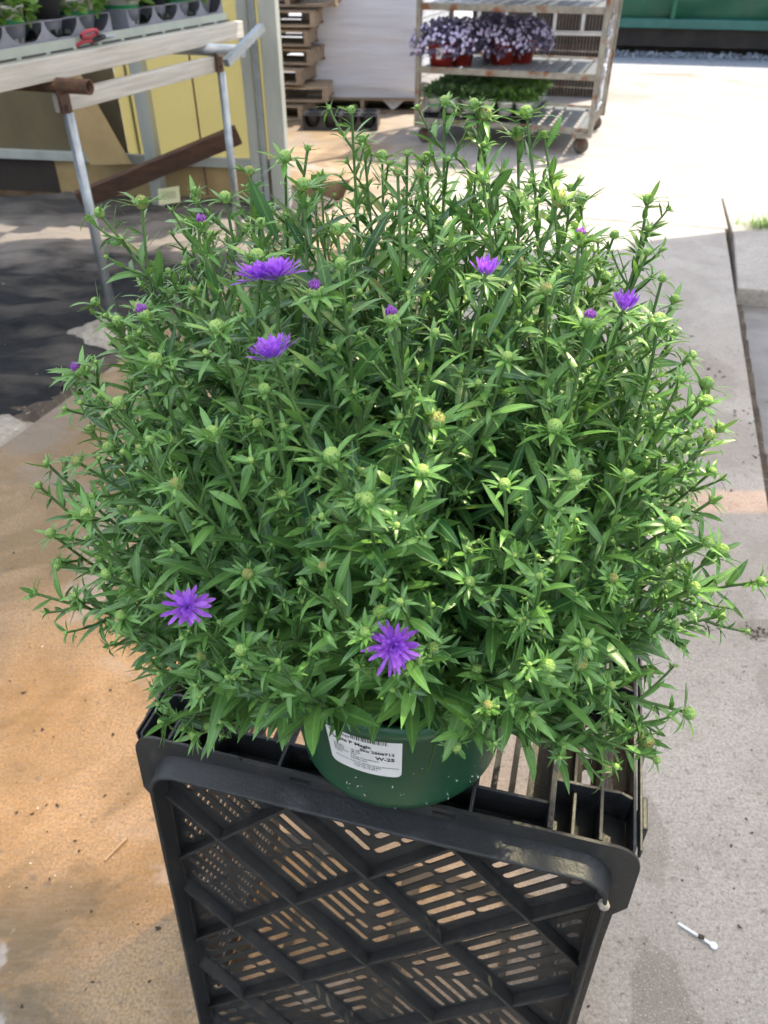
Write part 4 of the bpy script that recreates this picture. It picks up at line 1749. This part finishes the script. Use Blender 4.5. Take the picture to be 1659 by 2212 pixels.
# --- stems, leaves, buds
TIPS = [(-0.026, 0.685, 1.337), (0.048, 0.682, 1.344), (0.071, 0.68, 1.342), (0.08, 0.681, 1.335), (0.112, 0.673, 1.337), (0.128, 0.673, 1.321), (0.108, 0.679, 1.32), (-0.063, 0.688, 1.308), (-0.082, 0.686, 1.302), (-0.227, 0.633, 1.272), (-0.197, 0.65, 1.275), (-0.156, 0.668, 1.28), (-0.125, 0.632, 1.284), (-0.112, 0.68, 1.292), (-0.242, 0.621, 1.203), (-0.284, 0.541, 1.094), (-0.288, 0.525, 1.082), (-0.284, 0.457, 1.024), (0.213, 0.646, 1.279), (0.216, 0.647, 1.255), (0.208, 0.607, 1.249), (0.207, 0.484, 1.201), (0.232, 0.49, 1.181), (0.233, 0.473, 1.163), (0.199, 0.417, 1.126), (0.238, 0.438, 1.092), (0.303, 0.46, 1.034), (0.241, 0.389, 0.958), (0.054, 0.355, 0.962), (0.072, 0.346, 1.021), (-0.085, 0.366, 0.985), (-0.096, 0.358, 1.064), (-0.146, 0.404, 0.922), (-0.196, 0.411, 1.029), (-0.032, 0.396, 1.195), (0.023, 0.388, 1.189), (-0.011, 0.379, 1.174), (0.01, 0.351, 1.115), (0.032, 0.45, 1.251), (-0.075, 0.431, 1.222), (-0.109, 0.42, 1.196), (-0.224, 0.47, 1.142), (-0.183, 0.469, 1.191), (0.112, 0.356, 1.05), (0.138, 0.366, 1.062), (0.195, 0.517, 1.231), (0.211, 0.572, 1.241), (0.134, 0.613, 1.287), (0.163, 0.664, 1.274), (-0.012, 0.346, 1.093), (-0.071, 0.351, 1.06), (0.172, 0.386, 0.995), (0.209, 0.378, 0.938), (-0.135, 0.41, 1.164), (0.099, 0.366, 1.123), (0.12, 0.401, 1.176), (0.019, 0.683, 1.305), (-0.028, 0.497, 1.278)]
TIPS += [(-0.279, 0.503, 1.049), (-0.272, 0.484, 1.028), (-0.258, 0.466, 1.005), (-0.202, 0.419, 1.078), (-0.206, 0.437, 0.958), (-0.181, 0.399, 0.934), (-0.139, 0.38, 0.992), (-0.214, 0.442, 1.115), (-0.196, 0.411, 1.044), (0.263, 0.46, 1.066), (0.222, 0.416, 1.029), (0.22, 0.432, 0.958), (0.232, 0.426, 1.058), (0.192, 0.391, 0.933), (0.162, 0.406, 0.925), (0.239, 0.451, 1.121), (-0.193, 0.423, 0.946), (-0.089, 0.357, 1.01)]
TIPS += [(0.212, 0.361, 0.937), (0.183, 0.364, 0.924), (0.153, 0.393, 0.918), (0.108, 0.358, 0.997), (0.276, 0.451, 1.004), (-0.156, 0.394, 0.923)]
FLOWERS = [((-0.082, 0.498, 1.267), 'full'), ((-0.070, 0.496, 1.270), 'full'), ((-0.069, 0.445, 1.237), 'cup'), ((-0.133, 0.376, 1.087), 'open'),
           ((0.006, 0.344, 1.083), 'dense'), ((0.066, 0.493, 1.273), 'half'), ((0.165, 0.506, 1.244), 'half')]
PBUDS = [(-0.169, 0.516, 1.235), (-0.23, 0.528, 1.186), (-0.044, 0.479, 1.266), (0.005, 0.457, 1.257), (0.139, 0.553, 1.276), (-0.135, 0.585, 1.276), (0.135, 0.481, 1.245)]
CE, RE = np.array((.005, .645, 1.035)), np.array((.30, .285, .28))
CAMP = np.array((0, 0, 1.45))

targets = [(np.array(p), 'tip') for p in TIPS] + [(np.array(p), 'flower:' + k) for p, k in FLOWERS] + [(np.array(p), 'pbud') for p in PBUDS]
pts_used = [t[0] for t in targets]
NF = 300
for i in range(NF):
    z = 1 - 2 * (i + .5) / NF
    a = i * 2.399963
    rr = math.sqrt(1 - z * z)
    o = np.array((rr * math.cos(a), rr * math.sin(a), z))
    p = CE + RE * o * U(.9, 1.04)
    if p[2] < .90 or (p[2] < .94 and p[1] > .62) or (p[1] < .53 and -.15 < p[0] < .13 and p[2] < .93 + 1.0 * (.46 - p[1])):
        continue
    if min(np.linalg.norm(p - q) for q in pts_used) < .034:
        continue
    pts_used.append(p)
    targets.append((p, 'tip'))

big = Leaves(6)
small = Leaves(3)
stem_mb = MB()
bud_list = []          # pos, axis, size, kind
flower_list = []


def bez(p0, p1, p2, t):
    return (1 - t) ** 2 * p0 + 2 * t * (1 - t) * p1 + t * t * p2


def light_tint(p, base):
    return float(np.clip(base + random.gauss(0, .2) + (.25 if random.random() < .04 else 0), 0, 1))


def shoot(p0, d0, length, depth, term):
    """a side shoot with small leaves and a bud"""
    up = np.array((0, 0, 1.))
    p1 = p0 + d0 * length * .5
    p2 = p0 + unit(d0 + .25 * up) * length
    n = 4
    pts = [bez(p0, p1, p2, k / n) for k in range(n + 1)]
    stem_mb.tube(pts, [.0013, .0012, .0011, .001, .001], 4, cap=False)
    ax = unit(pts[-1] - pts[-2])
    ang = U(0, 6.28)
    k = 0
    s = .012
    while s < length:
        t = s / length
        p = bez(p0, p1, p2, t)
        d = unit(bez(p0, p1, p2, min(1, t + .05)) - bez(p0, p1, p2, max(0, t - .05)))
        ang += 2.4
        q = perp(d, ang)
        ld = unit(q * U(.75, 1.0) + d * U(.45, .8))
        L = U(.014, .024) * (1.15 - .4 * t)
        small.add(p, ld, unit(d + .5 * up), L, L * U(.22, .28), U(.1, .9), U(.1, .35), light_tint(p, .52), U(-.5, .5))
        s += U(.0065, .0095)
        k += 1
    bud_list.append((pts[-1], ax, U(.42, .85) * term, 'small'))


for p2, kind in targets:
    out = p2 - CE
    oh = unit(np.array((out[0], out[1], 0)))
    lowness = np.clip((1.12 - p2[2]) / .25, 0, 1)
    rad = U(.01, .075)
    p0 = np.array((PX, PY, PZ + PH - .025)) + np.array((oh[0], oh[1], 0)) * rad + np.array((U(-.012, .012), U(-.012, .012), 0))
    midp = p0 * .5 + p2 * .5
    p1 = midp + oh * (.05 * (1 - lowness)) + np.array((0, 0, -.02 * (1 - lowness) + .06 * lowness)) + rng.normal(size=3) * .034
    Ls = np.linalg.norm(p2 - p0) * 1.06
    n = 10
    pts = [bez(p0, p1, p2, k / n) for k in range(n + 1)]
    stem_mb.tube(pts, [.0021 - .0009 * k / n for k in range(n + 1)], 5, cap=False)
    s = Ls * .16
    ang = U(0, 6.28)
    nodek = 0
    while s < Ls - .006:
        t = s / Ls
        p = bez(p0, p1, p2, t)
        d = unit(bez(p0, p1, p2, min(1, t + .03)) - bez(p0, p1, p2, max(0, t - .03)))
        ang += 2.4 + U(-.3, .3)
        q = perp(d, ang)
        prox = 1 - t
        L = (.022 + .044 * min(1, prox * 2.2)) * U(.72, 1.2)
        ld = unit(q * U(.75, 1.05) + d * (U(.35, .8) + .45 * t))
        nrm = unit(d * .8 + np.array((0, 0, .8)) + .25 * rng.normal(size=3))
        big.add(p, ld, nrm, L, L * U(.16, .225), U(-.15, .9), U(.12, .4), light_tint(p, .10 + .52 * t), U(-.7, .7))  # darker low on the stem: older leaves, and interior shade painted in
        # axillary mini-leaves
        if t > .3 and random.random() < .55:
            for _ in range(3):
                q2 = unit(q + .6 * rng.normal(size=3))
                l2 = U(.009, .017)
                small.add(p + q * .002, unit(q2 + .5 * d), unit(d + .4 * rng.normal(size=3)), l2, l2 * .27, U(0, .7), .25, light_tint(p, .55), 0)
        # side shoots
        if .32 < t < .95 and random.random() < (.5 if (p[1] > .6 and p[2] > 1.1) else .34):
            sl_ = U(.028, .068) * (1.15 - .6 * t)
            shoot(p, unit(q * U(.7, 1.) + d * U(.6, 1.)), sl_, 1, 1)
        s += U(.0075, .0125) * (1.05 + .1 * t)
        nodek += 1
    ax = unit(pts[-1] - pts[-2])
    if kind == 'tip':
        bud_list.append((p2, ax, U(.5, 1.08), random.choice(('main', 'main', 'main', 'main', 'open'))))
    elif kind == 'pbud':
        bud_list.append((p2, ax, 1.0, 'purple'))
    else:
        flower_list.append((p2, ax, kind.split(':')[1]))

# inner leaves so the plant is dense inside, coloured dark to deepen its shade
for _ in range(1700):
    o = rng.normal(size=3)
    o = unit(o) * U(.25, .84)
    p = CE + RE * o
    if p[2] < .875:
        continue
    d = unit(o / np.linalg.norm(o) + .8 * rng.normal(size=3))
    L = U(.035, .06)
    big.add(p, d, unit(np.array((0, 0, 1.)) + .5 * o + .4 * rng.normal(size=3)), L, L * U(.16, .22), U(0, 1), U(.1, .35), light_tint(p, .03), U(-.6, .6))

# leaves hanging over the pot rim
for _ in range(120):
    a = R(U(-200, 20))
    if -165 < math.degrees(a) < -35 and random.random() < .85:
        continue
    p = np.array((PX + .115 * math.cos(a), PY + .115 * math.sin(a), U(.885, .93)))
    d = unit((math.cos(a) + U(-.5, .5), math.sin(a) + U(-.5, .5), U(-.5, .35)))
    L = U(.035, .062)
    big.add(p, d, np.array((0, 0, 1.)), L, L * U(.17, .22), U(.2, .9), U(.1, .3), light_tint(p, .35), U(-.4, .4))

def over_label(r):
    t_ = np.array(r[:3]) + unit(r[3:6]) * r[9] * .9 + np.array((0, 0, -r[11] * r[9] * .35))
    return t_[2] < .868 + max(0, 1.0 * (.445 - t_[1])) and t_[1] < .53 and -.13 < t_[0] < .125


big.d = [r for r in big.d if not over_label(r)]
small.d = [r for r in small.d if not over_label(r)]
# a few long leaves do hang in front of the pot
for bx_, by_, bz_, dx_, dy_, dz_, l_ in ((-.035, .455, .905, -.15, -.55, -.75, .05), (-.012, .450, .905, .05, -.5, -.8, .048), (-.075, .462, .90, -.3, -.5, -.8, .06),
                                        (.03, .452, .91, .35, -.5, -.45, .045), (.105, .47, .90, .3, -.3, -.8, .055)):
    big.add(np.array((bx_, by_, bz_)), unit((dx_, dy_, dz_)), np.array((0, -.5, .8)), l_, l_ * .2, .25, .2, .38, .2)
big.d = [(*(np.array(r[:3]) - ORG), *r[3:]) for r in big.d]
small.d = [(*(np.array(r[:3]) - ORG), *r[3:]) for r in small.d]
stem_mb.v = [(x - PX, y - PY, z - PZ) for x, y, z in stem_mb.v]
o = stem_mb.build('stems', M['stem'], ast, smooth=True)
o['kind'] = 'stuff'

D = big.arrays()
pos = D[:, :3] + ORG
tipv = pos + D[:, 3:6] * D[:, 9:10]
rn = np.linalg.norm((tipv - CE) / RE, axis=1)
toc = CAMP - pos
dist = np.linalg.norm(toc, axis=1)
outw = (pos - CE) / RE
outw /= np.maximum(np.linalg.norm(outw, axis=1, keepdims=True), 1e-6)
facing = (outw * toc / dist[:, None]).sum(1)
score = D[:, 9] / dist * (rn > .82) * (facing > .05)
order = np.argsort(-score)
keep = order[:300]
rest = np.setdiff1d(np.arange(len(D)), keep)
for i in keep:
    link('leaf', leaf_mesh('leaf', M['leaf'], [(D[i:i + 1], 6)]), ast)
o = link('foliage', leaf_mesh('foliage', M['leaf'], [(D[rest], 6), (small.arrays(), 3)]), ast)
o['kind'] = 'stuff'


# buds: dome of overlapping bracts with a star of green leaflets
def bud_mesh(kind, seed):
    random.seed(seed)
    lv = Leaves(3)
    nb = {'small': random.randint(6, 10), 'main': random.randint(9, 16), 'open': 16, 'purple': 18}[kind]
    Lb = {'small': .0115, 'main': .0155, 'open': .016, 'purple': .016}[kind]
    r = {'small': .0030, 'main': .0053, 'open': .0058, 'purple': .0048}[kind]
    lowc = -.12 if seed % 2 else .2
    for k in range(nb):
        a = k * 2.4 + U(-.2, .2)
        el = U(.1, 1.15) if kind == 'small' else U(lowc, lowc + .8)
        d = np.array((math.cos(a) * math.cos(el), math.sin(a) * math.cos(el), math.sin(el)))
        b = np.array((math.cos(a), math.sin(a), 0)) * r * .7 + np.array((0, 0, -.004 + .003 * el))
        n_ = np.array((-math.cos(a) * math.sin(el), -math.sin(a) * math.sin(el), math.cos(el)))
        L = Lb * U(.5, 1.5)
        lv.add(b, d, n_, L, L * U(.2, .27), U(-.1, .9), U(.15, .4), min(1, max(0, random.gauss(.63, .17))), U(-.3, .3))
    me_l = lv.arrays()
    # narrow incurved bracts striping the dome
    sc_ = Leaves(4)
    ns = 9 if kind == 'small' else 15
    for lay in range(2):
        for k in range(ns):
            a = 2 * math.pi * (k + .5 * lay) / ns + U(-.08, .08)
            b = np.array((math.cos(a), math.sin(a), 0)) * r * (1.06 - .08 * lay) + np.array((0, 0, -r * .35 + lay * r * .3))
            n_ = np.array((math.cos(a), math.sin(a), .1))
            sc_.add(b, np.array((math.cos(a) * .12, math.sin(a) * .12, 1.)), n_, r * U(1.5, 1.75), r * .36, 1.75, -.3, .98 if (k + lay) % 2 else .6)
    me = leaf_mesh('bud', M['leaf'], [(me_l, 3), (sc_.arrays(), 4)])
    me2 = MB()
    me2.lathe([(r * .55, -r * .9), (r * .95, -r * .35), (r * .96, r * .15), (r * .8, r * .62), (r * .45, r * .88), (0, r * .95)], 10)
    if kind in ('open', 'purple'):
        for k in range(26):
            a = k * 2.4
            q = r * .7 * math.sqrt((k + .5) / 26)
            h_ = r * ((1.75 if kind == 'purple' else 1.1) - .35 * k / 26) * U(.85, 1.1)
            me2.tube([(q * math.cos(a), q * math.sin(a), r * .5), (q * 1.15 * math.cos(a), q * 1.15 * math.sin(a), h_ * .8),
                      (q * .95 * math.cos(a), q * .95 * math.sin(a), h_)], [.0007, .0006, .0002], 4, cap=True, mi=1 if kind == 'purple' else 0)
    # join the dome into the same mesh
    dome = me2.mesh('dome', [M['bud'], M['bud_purple']])
    return me, dome


import bmesh


def joined(kind, seed):
    a, b = bud_mesh(kind, seed)
    bm = bmesh.new()
    bm.from_mesh(a)
    nf = len(bm.faces)
    b2 = bmesh.new()
    b2.from_mesh(b)
    lt = bm.verts.layers.float.get('tint')
    vmap = {}
    for v in b2.verts:
        nv_ = bm.verts.new(v.co)
        nv_[lt] = .9
        vmap[v] = nv_
    bm.faces.ensure_lookup_table()
    for f in b2.faces:
        try:
            nf_ = bm.faces.new([vmap[v] for v in f.verts])
            nf_.material_index = 1 + f.material_index
            nf_.smooth = True
        except ValueError:
            pass
    me = bpy.data.meshes.new('bud')
    bm.to_mesh(me)
    bm.free()
    b2.free()
    me.materials.append(M['leaf'])
    me.materials.append(M['bud_open'] if kind == 'open' else M['bud'])
    me.materials.append(M['bud_purple'])
    return me


BM = {k: [joined(k, s + 11 * i) for s in range(n)] for i, (k, n) in enumerate((('small', 8), ('main', 9), ('open', 3), ('purple', 2)))}
random.seed(99)


def bud_score(b):
    p = b[0]
    dd = np.linalg.norm(CAMP - p)
    ow = unit((p - CE) / RE)
    f = float(ow @ ((CAMP - p) / dd))
    q = np.linalg.norm((p - CE) / RE)
    return (2 if b[3] != 'small' else 1) / dd * (1 if (f > -.1 and q > .75) else .2)


bud_list = [b_ for b_ in bud_list if not (b_[0][2] < .90 + max(0, 1.25 * (.455 - b_[0][1])) and b_[0][1] < .53 and -.13 < b_[0][0] < .045)]
bud_list.sort(key=bud_score, reverse=True)
restb = MB()
rest_data = []
for i, (p, ax, s, kind) in enumerate(bud_list):
    me = random.choice(BM[kind])
    zq = Vector(ax).to_track_quat('Z', 'Y')
    mtx = Matrix.Translation(Vector(p - ORG)) @ zq.to_matrix().to_4x4() @ Matrix.Rotation(U(0, 6.28), 4, 'Z') @ Matrix.Diagonal((s, s, s, 1))
    if i < 300:
        o = link('bud', me, ast)
        o.matrix_local = mtx
        if kind == 'purple':
            o['label'] = 'bud opening with a violet tip'
    else:
        rest_data.append((me, mtx))
bm = bmesh.new()
for me, mtx in rest_data:
    n0 = len(bm.verts)
    bm.from_mesh(me)
    bm.verts.ensure_lookup_table()
    for v in bm.verts[n0:]:
        v.co = mtx @ v.co
me = bpy.data.meshes.new('hidden_buds')
bm.to_mesh(me)
bm.free()
for m_ in (M['leaf'], M['bud'], M['bud_purple']):
    me.materials.append(m_)
if len(rest_data):
    o = link('bud_mass', me, ast)
    o['kind'] = 'stuff'


# flowers
def flower(p, ax, kind):
    random.seed(hash(kind) % 7 + int(p[0] * 1e4) % 97)
    lv = Leaves(5)
    cfg = {'full': (70, .0175, (.15, 1.2)), 'cup': (64, .0175, (.4, 1.2)), 'open': (46, .0145, (-.15, 1.3)), 'dense': (84, .0165, (-.15, 1.3)), 'half': (40, .012, (.9, 1.4))}[kind]
    nP, L, (e0, e1) = cfg
    for k in range(nP):
        a = k * 2.39996 + U(-.12, .12)
        f = k / nP
        el = e0 + (e1 - e0) * f + U(-.12, .12) * (2.2 if kind in ('open', 'dense') else 1)
        d = np.array((math.cos(a) * math.cos(el), math.sin(a) * math.cos(el), math.sin(el)))
        n_ = np.array((-math.cos(a) * math.sin(el), -math.sin(a) * math.sin(el), math.cos(el)))
        b = np.array((math.cos(a), math.sin(a), 0)) * .0042 * (1 - .95 * f) + np.array((0, 0, .0015 * f))
        l2 = L * (U(.68, 1.15) if kind in ('open', 'dense') else U(.8, 1.1)) * (1 - .5 * f)
        lv.add(b, d, n_, l2, U(.0021, .0030) * (1.2 if kind == 'open' else 1), U(-.35, .15), U(.1, .3), min(1, U(.05, .8) + .35 * f), U(-.3, .3))
    # lift petals off the stem tip
    root = link('flower', lv.mesh('flower', M['petal']), ast)
    # tilt the head towards the light and the viewer a little
    axv = unit(ax + .35 * np.array((0, 0, 1)) + .3 * unit(CAMP - p))
    if kind in ('full', 'cup'):
        axv = unit(np.array((-.25 if kind == 'cup' else -.05, .1, 1.)))
    if kind in ('open', 'dense'):
        axv = unit(unit(CAMP - p) + np.array((.1, -.25, -.1)))
    zq = Vector(axv).to_track_quat('Z', 'Y')
    root.matrix_local = Matrix.Translation(Vector(p - ORG)) @ zq.to_matrix().to_4x4()
    sp_ = Leaves(3)
    for k in range(16):
        a = k * 2.4
        el = U(-.2, .5)
        d = np.array((math.cos(a) * math.cos(el), math.sin(a) * math.cos(el), math.sin(el)))
        n_ = np.array((-math.cos(a) * math.sin(el), -math.sin(a) * math.sin(el), math.cos(el)))
        sp_.add(np.array((math.cos(a) * .003, math.sin(a) * .003, -.005)), d, n_, U(.010, .015), .0035, .5, .3, U(.3, .7))
    link('bracts', sp_.mesh('bracts', M['leaf']), root)


for p, ax, kind in flower_list:
    flower(p, ax, kind)
